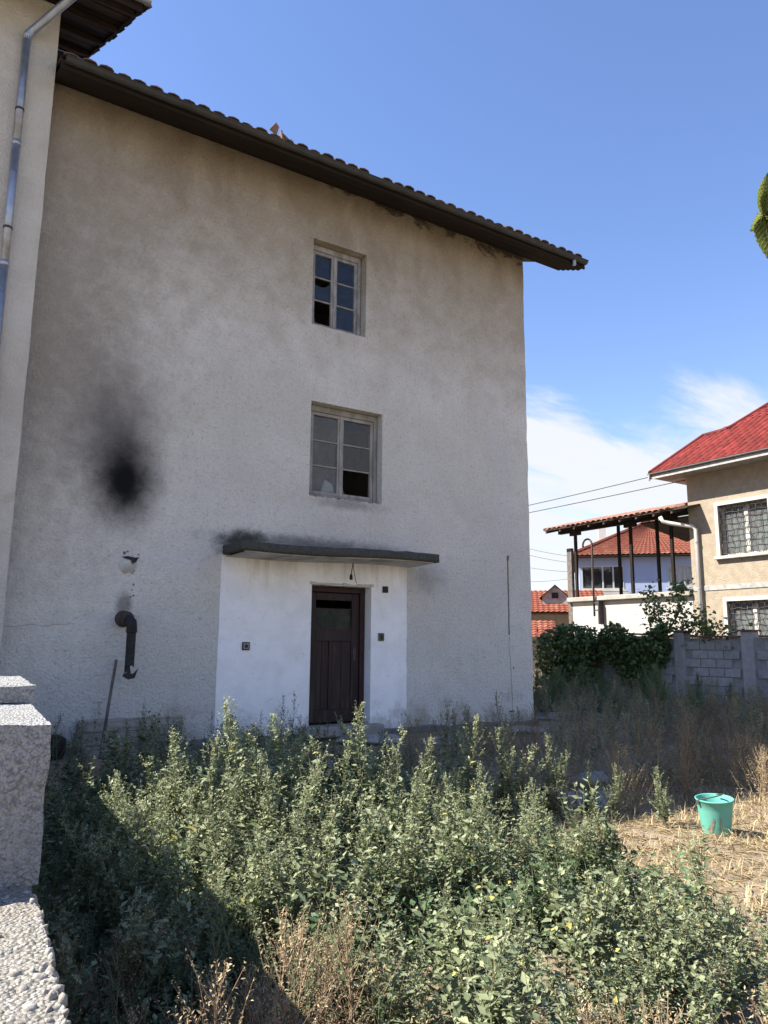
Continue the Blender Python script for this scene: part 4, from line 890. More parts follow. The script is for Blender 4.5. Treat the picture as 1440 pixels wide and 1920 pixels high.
for (x0, x1, z0, z1), npane in zip(BO, (4, 2, 4, 2)):
    w = thing('window', (x0, 0, z0), None, None); w.parent = bh
    b = MB(); f_ = .07
    for i in range(npane + 1): xx = (x1 - x0) * i / npane; b.box(max(0, xx - f_ / 2), min(x1 - x0, xx + f_ / 2), -.02, .06, 0, z1 - z0)
    b.box(0, x1 - x0, -.022, .062, 0, f_); b.box(0, x1 - x0, -.022, .062, z1 - z0 - f_, z1 - z0); lb(b, 'window_frame', 'white', w)
    for i in range(npane): lb(MB().box((x1 - x0) * i / npane + .036, (x1 - x0) * (i + 1) / npane - .036, .02, .03, f_ + .001, z1 - z0 - f_ - .001), 'pane', 'glass' if npane == 4 else 'paper', w)
    lb(MB().box(-.1, x1 - x0 + .1, -.12, -.025, -.08, -.005), 'sill', 'white', w)
lb(MB().box(-.02, 2.2, -.25, -.005, 2.9, 4.0), 'parapet', 'white', bh)
lb(MB().box(.1, W - .1, .4, DP - .1, 2.8, 2.9).box(.1, W - .1, 2, 2.1, .05, 5.6), 'inner_floor', 'concrete', bh)
ap = (3.55, 3.2, 7.75); e = .4
brf = thing('roof', (0, 0, HZ), None, None); brf.parent = bh
def tri(a, c2, apx): return lambda u, v: Vector(a) * (1 - v) * (1 - u) + Vector(c2) * (1 - v) * u + Vector(apx) * v
L0, R0, L1, R1 = (-e, -e, -.06), (W + e, -e, -.06), (-e, DP + e, -.06), (W + e, DP + e, -.06); A = (ap[0], ap[1], ap[2] - HZ)
wave_roof(tri(L0, R0, A), 74, 'tile_slope', 'orangetile', brf); wave_roof(tri(L1, L0, A), 60, 'tile_slope', 'orangetile', brf); wave_roof(tri(R0, R1, A), 60, 'tile_slope', 'orangetile', brf); wave_roof(tri(R1, L1, A), 60, 'tile_slope', 'orangetile', brf)
b = MB()
for c_ in (L0, R0, L1, R1): b.tube([Vector(c_) + Vector((0, 0, .06)), Vector(A) + Vector((0, 0, .06))], .09, 6)
lb(b, 'ridge_tiles', 'orangetile', brf)
lb(MB().box(-e, W + e, -e, DP + e, -.13, -.07), 'eave_board', 'darkwood', brf)
lb(MB().box(1.0, 1.35, 1.5, 1.85, .4, 1.95).box(.96, 1.39, 1.46, 1.89, 1.95, 2.02), 'chimney', 'white', brf)
lb(MB().box(4.5, 5.0, 3.6, 4.0, 1.2, 2.25).box(4.45, 5.05, 3.55, 4.05, 2.25, 2.32), 'chimney', 'white', brf)
# small orange-roofed houses down the lane
o2 = frame_pt(1002, 1150, 30)
sh = far_house('orange_roofed_house', (o2.x, o2.y, 0), yawr - R(10), 'small house with orange tiled roof and gabled dormer left of the terrace')
lb(MB().box(-3, 2.6, .4, 5, 0, 2.75), 'wall', 'cream', sh)
srf = thing('roof', (0, 0, 2.7), None, None); srf.parent = sh
wave_roof(lambda u, v: Vector((-3.3 + 6.2 * u, -.1 + 2.8 * v, .10 + 1.05 * v)), 60, 'tile_slope', 'orangetile', srf, 10)
wave_roof(lambda u, v: Vector((2.9 - 6.2 * u, 5.5 - 2.8 * v, .10 + 1.05 * v)), 60, 'tile_slope', 'orangetile', srf, 10)
lb(MB().add([(.35, .9, .45), (1.35, .9, .45), (1.35, .9, .80), (.85, .9, 1.22), (.35, .9, .80)], [(0, 1, 2, 3, 4)]), 'dormer_front', 'greyband', srf)
lb(MB().add([(.25, .75, .74), (.85, .75, 1.26), (.85, 2.8, 1.26), (.25, 2.8, .74)], [(0, 1, 2, 3)]).add([(.85, .75, 1.27), (1.45, .75, .74), (1.45, 2.8, .74), (.85, 2.8, 1.27)], [(0, 1, 2, 3)]), 'dormer_roof', 'orangetile', srf)
lb(MB().box(.72, .98, .87, .895, .72, .95), 'dormer_window', 'soot', srf)
o3 = frame_pt(1000, 1185, 26)
s2 = far_house('lane_shed', (o3.x, o3.y, 0), yawr - R(10), 'low cream shed with orange lean-to roof at the corner of the main house')
lb(MB().box(-2.5, .42, .2, 2.5, 0, 1.72), 'wall', 'cream', s2)
wave_roof(lambda u, v: Vector((-2.7 + 3.5 * u, -.1 + 1.8 * v, 1.78 + .62 * v)), 34, 'roof', 'orangetile', s2, 6)
lb(MB().box(.1, .9, .1, .16, 1.45, 1.5).box(.1, .9, .1, .16, 1.8, 1.85).box(.12, .15, .1, .16, 1.2, 1.85).box(.85, .88, .1, .16, 1.2, 1.85), 'railing', 'iron', s2)
# ------------------------------------------------------------------ overhead wires
def wire(a, b_, sag, label, r=.012):
    a, b_ = Vector(a), Vector(b_); pts = [a.lerp(b_, t) - Vector((0, 0, sag * 4 * t * (1 - t))) for t in np.linspace(0, 1, 17)]
    me = MB().tube(pts, r, 5).build('overhead_wire', 'cable', None, mesh_only=True); return tag(link('overhead_wire', me), label, 'wire', 'overhead wires')
A1 = frame_pt(995, 942, 26); A2 = frame_pt(995, 956, 26)
c1 = Vector((18.35, 4.2, 6.42)); c2 = Vector((19.0, 3.42, 6.28))
wire(c1, c1 + (A1 - c1) * 3.2, .10, 'upper black wire running from the red roof corner behind the grey house'); wire(c2, c2 + (A2 - c2) * 3.2, .10, 'second black wire running from the cream wall behind the grey house')
for i, (ya, yb_) in enumerate(((1028, 1046), (1040, 1058), (1066, 1072), (1098, 1078))):
    a = frame_pt(960, ya - 8, 45); b_ = frame_pt(1110, yb_, 42); wire(a, b_, .15, ('topmost', 'second', 'third', 'lowest')[i] + ' of the four thin wires left of the blue house', .010)

# ------------------------------------------------------------------ bucket
bk = thing('bucket', (5.96, -5.88, gz(5.96, -5.88)), 'chipped turquoise bucket standing on dry grass at the right', 'bucket')
b = MB(); prof = [(.0, .012), (.098, .012), (.104, .0), (.108, .012), (.122, .10), (.136, .20), (.146, .272), (.152, .276), (.153, .284), (.147, .287), (.142, .280), (.130, .19), (.104, .02), (0, .02)]
k = 32; v = [(r * math.cos(2 * math.pi * i / k), r * math.sin(2 * math.pi * i / k), z) for r, z in prof for i in range(k)]
b.add(v, [(j * k + i, j * k + (i + 1) % k, (j + 1) * k + (i + 1) % k, (j + 1) * k + i) for j in range(len(prof) - 1) for i in range(k)])
o = lb(b, 'pail', 'bucket', bk, smooth=True)
b = MB(); pts = []
for t in np.linspace(0, math.pi, 15): pts.append((.150 * math.cos(t) * .85 - .02, -.150 * math.sin(t) * .75 + .05, .285 + .035 * math.sin(t)))
lb(b.tube(pts, .005, 6), 'handle', 'iron', bk)
for sx in (1, -1): lb(MB().box(.150 * sx - .006, .150 * sx + .006, .04, .06, .25, .275), 'ear', 'iron', bk)
# chipped enamel patches following the wall of the pail
vd = Vector((0 - 5.96, -10 + 5.88)); a0 = math.atan2(vd.y, vd.x)
for ci, (aa, zc_, ww, hh) in enumerate(((a0 - .42, .05, .045, .018), (a0 - .30, .078, .03, .024), (a0 - .20, .105, .02, .026), (a0 - .12, .135, .012, .022), (a0 + .28, .12, .010, .045), (a0 + .33, .07, .014, .018))):
    b = MB(); m_ = 9; ring = []
    for i in range(m_):
        t = 2 * math.pi * i / m_; q = 1 + .35 * mnoise.noise(Vector((i * 1.3, aa, 0))); an = aa + math.cos(t) * ww * q / .13 * .7; z = zc_ + math.sin(t) * hh * q; r = .108 + .036 * (z - .012) / .26 + .0028 + .0004 * ci; ring.append((r * math.cos(an), r * math.sin(an), z))
    lb(b.add(ring, [tuple(range(m_))]), 'chip', 'bucketrust', bk)
bk.rotation_euler = (R(2), R(-4), 0)

# ------------------------------------------------------------------ vegetation engine (numpy)
LEAF = np.array([(0, 0, 0), (-.30, .42, .05), (0, 1, -.08), (.30, .42, .05), (0, .45, -.03)]); LF = np.array([(0, 4, 1), (0, 3, 4), (1, 4, 2), (4, 3, 2)])
def mesh_np(name, V, F, tint, mats, fm=None):
    me = bpy.data.meshes.new(name); nv, nf = len(V), len(F)
    me.vertices.add(nv); me.vertices.foreach_set('co', np.ascontiguousarray(V, dtype=np.float32).ravel())
    me.loops.add(nf * 3); me.loops.foreach_set('vertex_index', np.ascontiguousarray(F, dtype=np.int32).ravel())
    me.polygons.add(nf); me.polygons.foreach_set('loop_start', np.arange(0, nf * 3, 3, dtype=np.int32)); me.polygons.foreach_set('loop_total', np.full(nf, 3, dtype=np.int32))
    for m_ in mats: me.materials.append(M[m_])
    if fm is not None: me.polygons.foreach_set('material_index', np.ascontiguousarray(fm, dtype=np.int32))
    if tint is not None: a = me.attributes.new('tint', 'FLOAT', 'POINT'); a.data.foreach_set('value', np.ascontiguousarray(tint, dtype=np.float32))
    me.update(calc_edges=True); return me
def leaves(pos, d, size, width, r, roll=.6, tmpl=None, tf=None):
    """leaf cloud: pos (n,3), d direction (n,3), size (n,)"""
    tmpl = LEAF if tmpl is None else tmpl; tf = LF if tf is None else tf
    n = len(pos); d = d / np.linalg.norm(d, axis=1, keepdims=True); up = np.tile(np.array([0, 0, 1.0]), (n, 1)) + r.normal(0, roll * .5, (n, 3))
    s = np.cross(d, up); s /= np.linalg.norm(s, axis=1, keepdims=True) + 1e-9; u = np.cross(s, d)
    V = pos[:, None, :] + size[:, None, None] * (tmpl[None, :, 0:1] * width * s[:, None, :] + tmpl[None, :, 1:2] * d[:, None, :] + tmpl[None, :, 2:3] * u[:, None, :])
    F = tf[None] + (np.arange(n) * len(tmpl))[:, None, None]
    return V.reshape(-1, 3), F.reshape(-1, 3)
def stick_np(pts, r0, r1, n=4):
    pts = np.array(pts); k = len(pts); V = []; F = []
    for i in range(k):
        r_ = r0 + (r1 - r0) * i / (k - 1)
        for j in range(n): t = 2 * math.pi * j / n; V.append(pts[i] + np.array([math.cos(t) * r_, math.sin(t) * r_, 0]))
    for i in range(k - 1):
        for j in range(n):
            a, b_, c_, d_ = i * n + j, i * n + (j + 1) % n, (i + 1) * n + (j + 1) % n, (i + 1) * n + j; F += [(a, b_, c_), (a, c_, d_)]
    return np.array(V), np.array(F)
def weed(r, H, nb, leaf=.036, width=1.0, dens=1.0, spread=.30, spike=1.0, lean=.12, bare=.12):
    """one branching weed: returns dict of stem and leaf arrays, base at the origin"""
    sv, sf, lp, ld, ls, lt = [], [], [], [], [], []; ns = 0
    def stick(pts, a, b_, n=4):
        nonlocal ns
        v, f = stick_np(pts, a, b_, n); sv.append(v); sf.append(f + ns); ns += len(v)
    la = r.uniform(0, 6.28); lx, ly = math.cos(la) * lean * H * r.random(), math.sin(la) * lean * H * r.random()
    cv = lambda t: np.array([lx * t * t + .012 * math.sin(7 * t + la), ly * t * t + .012 * math.cos(6 * t + la), H * t * (1 - .03 * t)])
    stick([cv(t) for t in np.linspace(0, 1, 7)], .0065 * (.5 + H * .6), .0018)
    for i in range(nb):
        t = bare + (1 - bare) * (i + r.random() * .8) / nb; t = min(t, .985); a = i * 2.4 + r.uniform(-.5, .5); p = cv(t)
        bl = (spread * H * (1 - t) ** .75 + .035 + .02 * r.random()) * r.uniform(.7, 1.25); el = r.uniform(.45, .95) + .5 * t
        h = np.array([math.cos(a) * math.cos(el), math.sin(a) * math.cos(el), math.sin(el)]); pts = [p + h * bl * s + np.array([0, 0, .22 * bl * s * s]) - np.array([0, 0, .10 * bl * s]) for s in np.linspace(0, 1, 4)]
        if bl > .06: stick(pts, .0028, .001, 3)
        m_ = max(3, int(bl / .018 * dens))
        for k_ in range(m_):
            s = (k_ + r.random()) / m_; q = p + h * bl * s + np.array([0, 0, .22 * bl * s * s - .10 * bl * s]); ra_ = r.uniform(0, 6.28); dd = h * .55 + np.array([math.cos(ra_), math.sin(ra_), r.uniform(-.65, .45)]) * .9
            lp.append(q); ld.append(dd); ls.append(leaf * r.uniform(.45, 1.25) * (1.15 - .5 * s) * (1.1 - .55 * t)); lt.append(r.random() * .86 if r.random() > .010 else .97)
        # seed clusters crowd the branch ends
        if spike > 0:
            for k_ in range(int((3 + 6 * t) * spike)):
                s = r.uniform(.6, 1.08); q = p + h * bl * s + np.array([0, 0, .22 * bl * s * s - .10 * bl * s]) + r.normal(0, .006, 3); lp.append(q); ld.append(r.normal(0, 1, 3) + np.array([0, 0, .6])); ls.append(r.uniform(.009, .017)); lt.append(-r.random() * .86 - .01)
    for k_ in range(int(34 * spike)):
        t = 1 - .20 * r.random() ** 1.3; lp.append(cv(t) + r.normal(0, .009 + .05 * (1 - t), 3)); ld.append(r.normal(0, .8, 3) + np.array([0, 0, .9])); ls.append(r.uniform(.012, .024)); lt.append(-r.random() * .86 - .01)
    lp, ld, ls, lt = map(np.array, (lp, ld, ls, lt)); V, F = leaves(lp, ld, ls, width, r)
    return dict(sv=np.concatenate(sv), sf=np.concatenate(sf), lv=V, lf=F, tint=np.repeat(np.abs(lt), 5), pale=np.repeat((lt < 0).astype(int), 4))
def rotz(V, a, s, p):
    c_, s_ = math.cos(a), math.sin(a); W = V * s; return np.stack([W[:, 0] * c_ - W[:, 1] * s_ + p[0], W[:, 0] * s_ + W[:, 1] * c_ + p[1], W[:, 2] + p[2]], 1)
def mass(name, protos, places, mats, label, cat):
    """joined ground cover of many plants that nobody could count"""
    V, F, T, FM, n = [], [], [], [], 0
    for (k_, x, y, a, s) in places:
        w = protos[k_]; p = (x, y, gz(x, y) - .01)
        v = rotz(w['lv'], a, s, p); V.append(v); F.append(w['lf'] + n); n += len(v); T.append(w['tint']); FM.append(w['pale'])
        v = rotz(w['sv'], a, s, p); V.append(v); F.append(w['sf'] + n); n += len(v); T.append(np.zeros(len(v))); FM.append(np.full(len(w['sf']), 2))
    return tag(link(name, mesh_np(name, np.concatenate(V), np.concatenate(F), np.concatenate(T), mats, np.concatenate(FM))), label, cat, kind='stuff')
# --- low and mid goosefoot cover
r = np.random.default_rng(5)
def several(ws, offs):
    n1 = n2 = 0; out = dict(sv=[], sf=[], lv=[], lf=[], tint=[], pale=[])
    for w, (dx, dy) in zip(ws, offs):
        o_ = np.array([dx, dy, 0]); out['sv'].append(w['sv'] + o_); out['sf'].append(w['sf'] + n1); n1 += len(w['sv']); out['lv'].append(w['lv'] + o_); out['lf'].append(w['lf'] + n2); n2 += len(w['lv']); out['tint'].append(w['tint']); out['pale'].append(w['pale'])
    return {k_: np.concatenate(v_) for k_, v_ in out.items()}
GW = [weed(r, h_, nb, lf_, .95, .72, .55, .5, .35, .04) for h_, nb, lf_ in ((.42, 15, .082), (.50, 17, .088), (.56, 18, .078), (.60, 19, .090), (.66, 20, .082), (.74, 21, .086), (.38, 14, .078), (.30, 13, .07))]
def right_edge(y):
    # right limit of the weed bed, as plan x for a plan y
    pts = [(-8.9, 2.7), (-8.2, 3.5), (-7.8, 3.8), (-7.35, 3.98), (-6.9, 4.1), (-6.5, 4.2), (-5.8, 4.5), (-5.0, 4.8), (-4.2, 4.6), (-3.2, 4.4), (-2.0, 4.2)]
    for (a, xa), (b_, xb2) in zip(pts[:-1], pts[1:]):
        if a <= y <= b_: return xa + (xb2 - xa) * (y - a) / (b_ - a)
    return 2.0
def hmul(x, y):
    d = math.hypot(x, y + 10); return .55 + .60 * min(1, max(0, (d - 2.0) / 3.6))
def near_gap(x, y):
    # front strip where dry grass replaces the weeds
    d = math.hypot(x, y + 10); return d < 1.9 or (d < 3.1 and x < 1.55) or (d < 2.7 and x < 1.9)
pl = []
for i in range(1350):
    y = rnd.uniform(-8.8, -2.6); x = rnd.uniform(.62, 5.5)
    if x > right_edge(y) - .15 * rnd.random() or near_gap(x, y): continue
    if y > -3.6 and rnd.random() < .35: continue
    cl = mnoise.noise(Vector((x * 1.3, y * 1.3, 9.0)))
    if cl < -.22 and rnd.random() < .6 and x < 3: continue
    s = hmul(x, y) * rnd.uniform(.55, 1.1) * (1 + .7 * cl)
    if x < 1.7 and y > -6.6: s *= .8
    s *= .92 * (1 - .30 * min(1, max(0, (x - 2.6) / 1.6)))
    pl.append((rnd.randrange(len(GW)), x, y, rnd.uniform(0, 6.28), s))
r = np.random.default_rng(77)
BLW = [weed(r, h_, 15, .095, 1.25, .5, .60, 0, .3, .03) for h_ in (.26, .34, .42, .5)]
plb = [(rnd.randrange(4), x + .1, y + .1, a, s * rnd.uniform(.7, 1.15)) for (k_, x, y, a, s) in pl if mnoise.noise(Vector((x * 1.1, y * 1.1, 30.0))) > .12]
pl = [q for q in pl if mnoise.noise(Vector((q[1] * 1.1, q[2] * 1.1, 30.0))) < .2]
mass('broadleaf_cover', BLW, plb, ['broadleaf', 'broadleaf', 'stem'], 'darker broad-leaved weeds growing low between the pale ones', 'weeds')
mass('weed_cover', GW, pl, ['leaf', 'leafpale', 'stem'], 'dense bed of grey-green weeds filling the foreground', 'weeds')
print('weed cover', len(pl))
# --- tall individual weeds whose tips stand above the bed
def weed_object(proto, name, loc, a, s, label, group, mats=('leaf', 'leafpale', 'stem'), cat='weed'):
    t = thing(name, loc, label, cat, group); t.rotation_euler = (0, 0, a); t.scale = (s, s, s)
    if 'sm' not in proto:
        proto['sm'] = mesh_np('stem', proto['sv'], proto['sf'], None, [mats[2]]); proto['lm'] = mesh_np('foliage', proto['lv'], proto['lf'], proto['tint'], [mats[0], mats[1]], proto['pale'])
    link('stem', proto['sm'], t); link('foliage', proto['lm'], t); return t
r = np.random.default_rng(9)
TW = [several([weed(r, 1.0, 30, .080, .9, .7, .32, 2.2, .18, .08), weed(r, .82, 24, .080, .9, .7, .36, 1.8, .45, .1), weed(r, .66, 20, .078, .9, .7, .42, 1.4, .65, .1)], ((0, 0), (.03, .02), (-.03, .02))) for i in range(7)]
def on_ground(px, py_tip, y):
    """plan x and height for a plant standing on plan line y whose tip shows at a measured spot"""
    u, v = (px - 720) / 1427.67, (py_tip - 960) / 1427.67; d = BR * u - BU * v + BF; s = (y + 10) / d.y; return d.x * s, EYE + d.z * s
TALL = [(848, -5.0, 'x')] and [
    (684, 1318, -5.05, 'tallest weed, its pale tip reaching in front of the right door jamb'),
    (440, 1312, -5.0, 'tall pale weed standing before the left edge of the white panel'),
    (470, 1345, -5.3, 'sunlit weed just right of the tall one before the white panel'),
    (345, 1368, -5.1, 'sunlit weed with bent tip in front of the plank panel'),
    (395, 1380, -5.5, 'bushy sunlit weed below the left edge of the white panel'),
    (235, 1440, -5.3, 'leftmost sunlit weed leaning towards the boundary wall'),
    (522, 1335, -4.9, 'slender weed with pale spike left of the door'),
    (600, 1425, -5.5, 'sunlit weed below the door threshold'),
    (560, 1465, -5.7, 'short bushy weed below the left door jamb'),
    (640, 1400, -5.4, 'leafy weed leaning left of the tallest weed'),
    (735, 1400, -5.2, 'weed with drooping tip right of the tallest weed'),
    (808, 1378, -5.0, 'slim weed spike in front of the plain wall right of the door'),
    (876, 1340, -4.95, 'tall forked weed spike before the plain wall'),
    (936, 1362, -4.95, 'left of the twin weed spikes before the house corner'),
    (957, 1355, -4.9, 'right of the twin weed spikes before the house corner'),
    (1022, 1378, -5.0, 'weed with slanting tip below the house corner'),
    (1045, 1425, -5.1, 'weed with hooked tip right of the house corner'),
    (1104, 1450, -5.0, 'weed spike before the grey slab in shade'),
    (1152, 1485, -5.2, 'short weed spike right of the grey slab'),
    (1245, 1500, -5.55, 'rightmost weed, arching over the dry grass near the bucket'),
    (1000, 1455, -5.4, 'bushy weed in the right half of the bed'),
    (905, 1430, -5.4, 'bushy weed below the forked spike'),
    (845, 1450, -5.5, 'bushy weed in the middle of the bed'),
    (770, 1450, -5.6, 'bushy weed right of the bed centre below the white panel'),
    (690, 1470, -5.8, 'wide weed right below the tallest weed'),
    (500, 1440, -5.6, 'wide sunlit weed below the slender one left of the door'),
    (310, 1460, -5.7, 'low spreading weed near the shadow edge'),
    (430, 1470, -5.8, 'wide sunlit weed at the left of the bed'),
    (205, 1462, -5.6, 'weed catching the sun at the left end of the shadow edge'),
    (262, 1500, -6.0, 'weed straddling the upper part of the shadow edge'),
    (330, 1545, -6.3, 'weed straddling the middle of the shadow edge'),
    (395, 1590, -6.6, 'weed at the shadow edge above the brown tufts'),
    (480, 1560, -6.3, 'broad weed clump right of the shadow edge'),
    (600, 1540, -6.2, 'broad weed clump in the left middle of the bed'),
    (730, 1530, -6.2, 'broad weed clump in the very middle of the bed'),
    (860, 1530, -6.2, 'broad weed clump right of the middle of the bed'),
    (990, 1540, -6.3, 'broad weed clump in the right half of the bed front'),
    (1100, 1560, -6.5, 'broad weed clump near the right edge of the bed'),
]
for i, (px, pt, y, lab) in enumerate(TALL):
    x, zt = on_ground(px, pt, y); h_ = zt - gz(x, y)
    weed_object(TW[i % len(TW)], 'tall_weed', (x, y, gz(x, y) - .01), rnd.uniform(0, 6.28), max(.5, h_), lab, 'tall goosefoot weeds above the bed')
# dark weeds in shade along the house wall
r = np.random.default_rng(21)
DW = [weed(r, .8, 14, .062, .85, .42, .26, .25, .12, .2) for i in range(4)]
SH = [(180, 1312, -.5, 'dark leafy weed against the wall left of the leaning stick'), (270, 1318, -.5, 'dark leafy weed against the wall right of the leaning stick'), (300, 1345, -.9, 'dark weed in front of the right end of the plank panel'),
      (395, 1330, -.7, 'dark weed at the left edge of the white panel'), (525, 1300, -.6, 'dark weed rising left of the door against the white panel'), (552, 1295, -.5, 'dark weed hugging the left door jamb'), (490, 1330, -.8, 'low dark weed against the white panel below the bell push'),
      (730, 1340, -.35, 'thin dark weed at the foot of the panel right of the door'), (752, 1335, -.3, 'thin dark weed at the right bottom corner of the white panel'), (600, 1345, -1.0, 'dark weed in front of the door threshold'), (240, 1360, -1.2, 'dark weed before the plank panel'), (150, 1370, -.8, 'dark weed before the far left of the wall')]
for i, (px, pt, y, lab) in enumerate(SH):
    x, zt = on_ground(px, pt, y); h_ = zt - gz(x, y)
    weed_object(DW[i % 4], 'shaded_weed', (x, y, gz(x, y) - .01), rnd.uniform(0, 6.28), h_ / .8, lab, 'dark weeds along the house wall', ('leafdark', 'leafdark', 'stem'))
# shaded cover between the wall and the bed
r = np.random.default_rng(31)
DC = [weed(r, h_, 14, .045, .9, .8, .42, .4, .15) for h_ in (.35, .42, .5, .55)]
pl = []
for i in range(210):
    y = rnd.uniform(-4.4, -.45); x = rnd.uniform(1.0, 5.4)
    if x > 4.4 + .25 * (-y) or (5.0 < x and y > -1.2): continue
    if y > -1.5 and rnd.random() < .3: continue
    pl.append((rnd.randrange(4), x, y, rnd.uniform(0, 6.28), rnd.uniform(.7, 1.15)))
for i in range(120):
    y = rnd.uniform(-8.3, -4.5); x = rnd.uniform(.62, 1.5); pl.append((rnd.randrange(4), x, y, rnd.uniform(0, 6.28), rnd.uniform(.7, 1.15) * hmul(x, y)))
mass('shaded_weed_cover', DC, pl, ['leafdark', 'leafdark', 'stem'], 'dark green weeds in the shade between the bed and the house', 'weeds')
# feathery bushes behind the corner
r = np.random.default_rng(41)
BW = [weed(r, h_, 70, .065, .55, 1.7, .50, .2, .10, .02) for h_ in (.9, 1.0)]
BU_ = [(11.4, 1.4, .75, 'feathery dark bush beside the house corner'), (12.0, 1.9, .9, 'feathery dark bush second from the house corner'), (13.6, 3.3, .95, 'feathery bush in front of the leftmost vine'), (13.0, 2.1, 1.0, 'tall feathery bush behind the others near the lane'), (14.3, 2.7, .9, 'feathery bush under the middle of the vine'),
       (14.0, 1.2, .95, 'feathery bush left of the block fence post'), (12.6, -.2, 1.05, 'large feathery bush in front of the block fence'), (13.4, .5, .95, 'feathery bush behind the large one before the block fence'), (14.6, -.4, .7, 'feathery bush under the right block fence'), (11.6, -1.1, .75, 'small feathery bush at the edge of the sunlight'), (11.7, 2.2, .95, 'feathery bush right behind the house corner'), (15.0, .6, .75, 'low feathery bush touching the block fence'), (14.9, -1.6, .75, 'feathery bush at the right edge under the fence'), (10.6, .9, .5, 'low feathery tuft at the foot of the house corner'),
       (11.0, -.5, .7, 'feathery bush at the left of the group before the block fence'), (11.3, -1.9, .7, 'feathery bush nearest the bucket in the far yard'), (12.3, -1.3, .75, 'feathery bush behind the one nearest the bucket'), (10.9, 1.9, .8, 'feathery bush pressed against the side of the grey house'), (12.6, 1.2, .7, 'feathery bush between the slab and the fence'), (13.4, 1.6, .8, 'feathery bush before the bare fence patch')]
for i, (x, y, s, lab) in enumerate(BU_):
    for dup_ in range(1): weed_object(BW[i % 2], 'feathery_bush', (x, y, gz(x, y) - .01), rnd.uniform(0, 6.28), s, lab, 'feathery bushes before the block fence', ('bushleaf', 'bushleaf', 'stem'), 'bush')
pl = []
for i in range(230):
    x = rnd.uniform(9.9, 15.7); y = rnd.uniform(-2.6, 5.2)
    if x < 10.4 and y < .3: continue
    if y < .6 and x < 11.4: continue
    pl.append((rnd.randrange(4), x, y, rnd.uniform(0, 6.28), rnd.uniform(.7, 1.3)))
mass('far_weed_cover', DC, pl, ['bushleaf', 'bushleaf', 'drystem'], 'green weeds covering the far yard before the block fence', 'weeds')
# brown dead weeds
r = np.random.default_rng(51)
BD = [weed(r, h_, 30, .026, .6, 1.0, .60, 1.0, .25, .02) for h_ in (.40, .5, .6)]
pl = []
for i in range(260):
    x = rnd.uniform(5.0, 12.5); y = rnd.uniform(-5.0, .3)
    if y < -4.9 + .10 * (x - 5.0) * 0 - rnd.random() * .3: continue
    if x > 9.3 and y > -1.6 and rnd.random() < .5: continue
    if (x - 6.0) ** 2 + (y + 4.5) ** 2 < .45 or y > -2.3 and x < 9.7 or x > 10.2 and y > -.9: continue
    pl.append((rnd.randrange(3), x, y, rnd.uniform(0, 6.28), rnd.uniform(.55, 1.15)))
mass('dead_weed_cover', BD, pl, ['drybrown', 'drybrown', 'drystem'], 'brown dead weeds in the shade beyond the weed bed', 'dead weeds')
pl = []
for i in range(70):
    x = rnd.uniform(5.6, 11.5); y = rnd.uniform(-6.6, -4.4)
    if math.hypot(x - 5.96, y + 5.88) < .34 or (x < 6.3 and y < -5.1): continue
    pl.append((rnd.randrange(3), x, y, rnd.uniform(0, 6.28), rnd.uniform(.5, 1.0)))
mass('straw_weed_cover', BD, pl, ['dry', 'dry', 'drystem'], 'straw-coloured dead weeds around the bucket', 'dead weeds')
pl = []
for i in range(300):
    x = rnd.uniform(.65, 3.0); y = rnd.uniform(-8.8, -6.7); d = math.hypot(x, y + 10)
    if d < 2.0 or d > 3.5 or (x > 1.7 and d > 2.75): continue
    if mnoise.noise(Vector((x * 2.2, y * 2.2, 2.0))) < -.05: continue
    pl.append((rnd.randrange(3), x, y, rnd.uniform(0, 6.28), rnd.uniform(.5, .95)))
mass('front_dead_weed_cover', BD, pl, ['drybrown', 'dry', 'drystem'], 'brown dead tufts along the front edge of the weed bed', 'dead weeds')
# grey-green weeds scattered through the dead growth and small ones in the dry grass
pl = []
for i in range(520):
    x = rnd.uniform(5.4, 14.0); y = rnd.uniform(-4.8, 1.2)
    if y > -1.6 and x < 9.7 or mnoise.noise(Vector((x * .8, y * .8, 6))) < -.15 + .1 * (8 - x) / 3: continue
    pl.append((rnd.randrange(4), x, y, rnd.uniform(0, 6.28), rnd.uniform(.7, 1.5)))
for i in range(90):
    x = rnd.uniform(3.4, 9.5); y = rnd.uniform(-8.4, -4.6)
    if x < right_edge(max(-8.9, y)) or math.hypot(x - 5.96, y + 5.88) < .5 or mnoise.noise(Vector((x * 1.1, y * 1.1, 16))) < .05: continue
    pl.append((rnd.randrange(4), x, y, rnd.uniform(0, 6.28), rnd.uniform(.25, .6)))
mass('mixed_weed_cover', DC, pl, ['greyleaf', 'leaf', 'drystem'], 'grey-green weeds scattered through the dead growth beyond the bed', 'weeds')
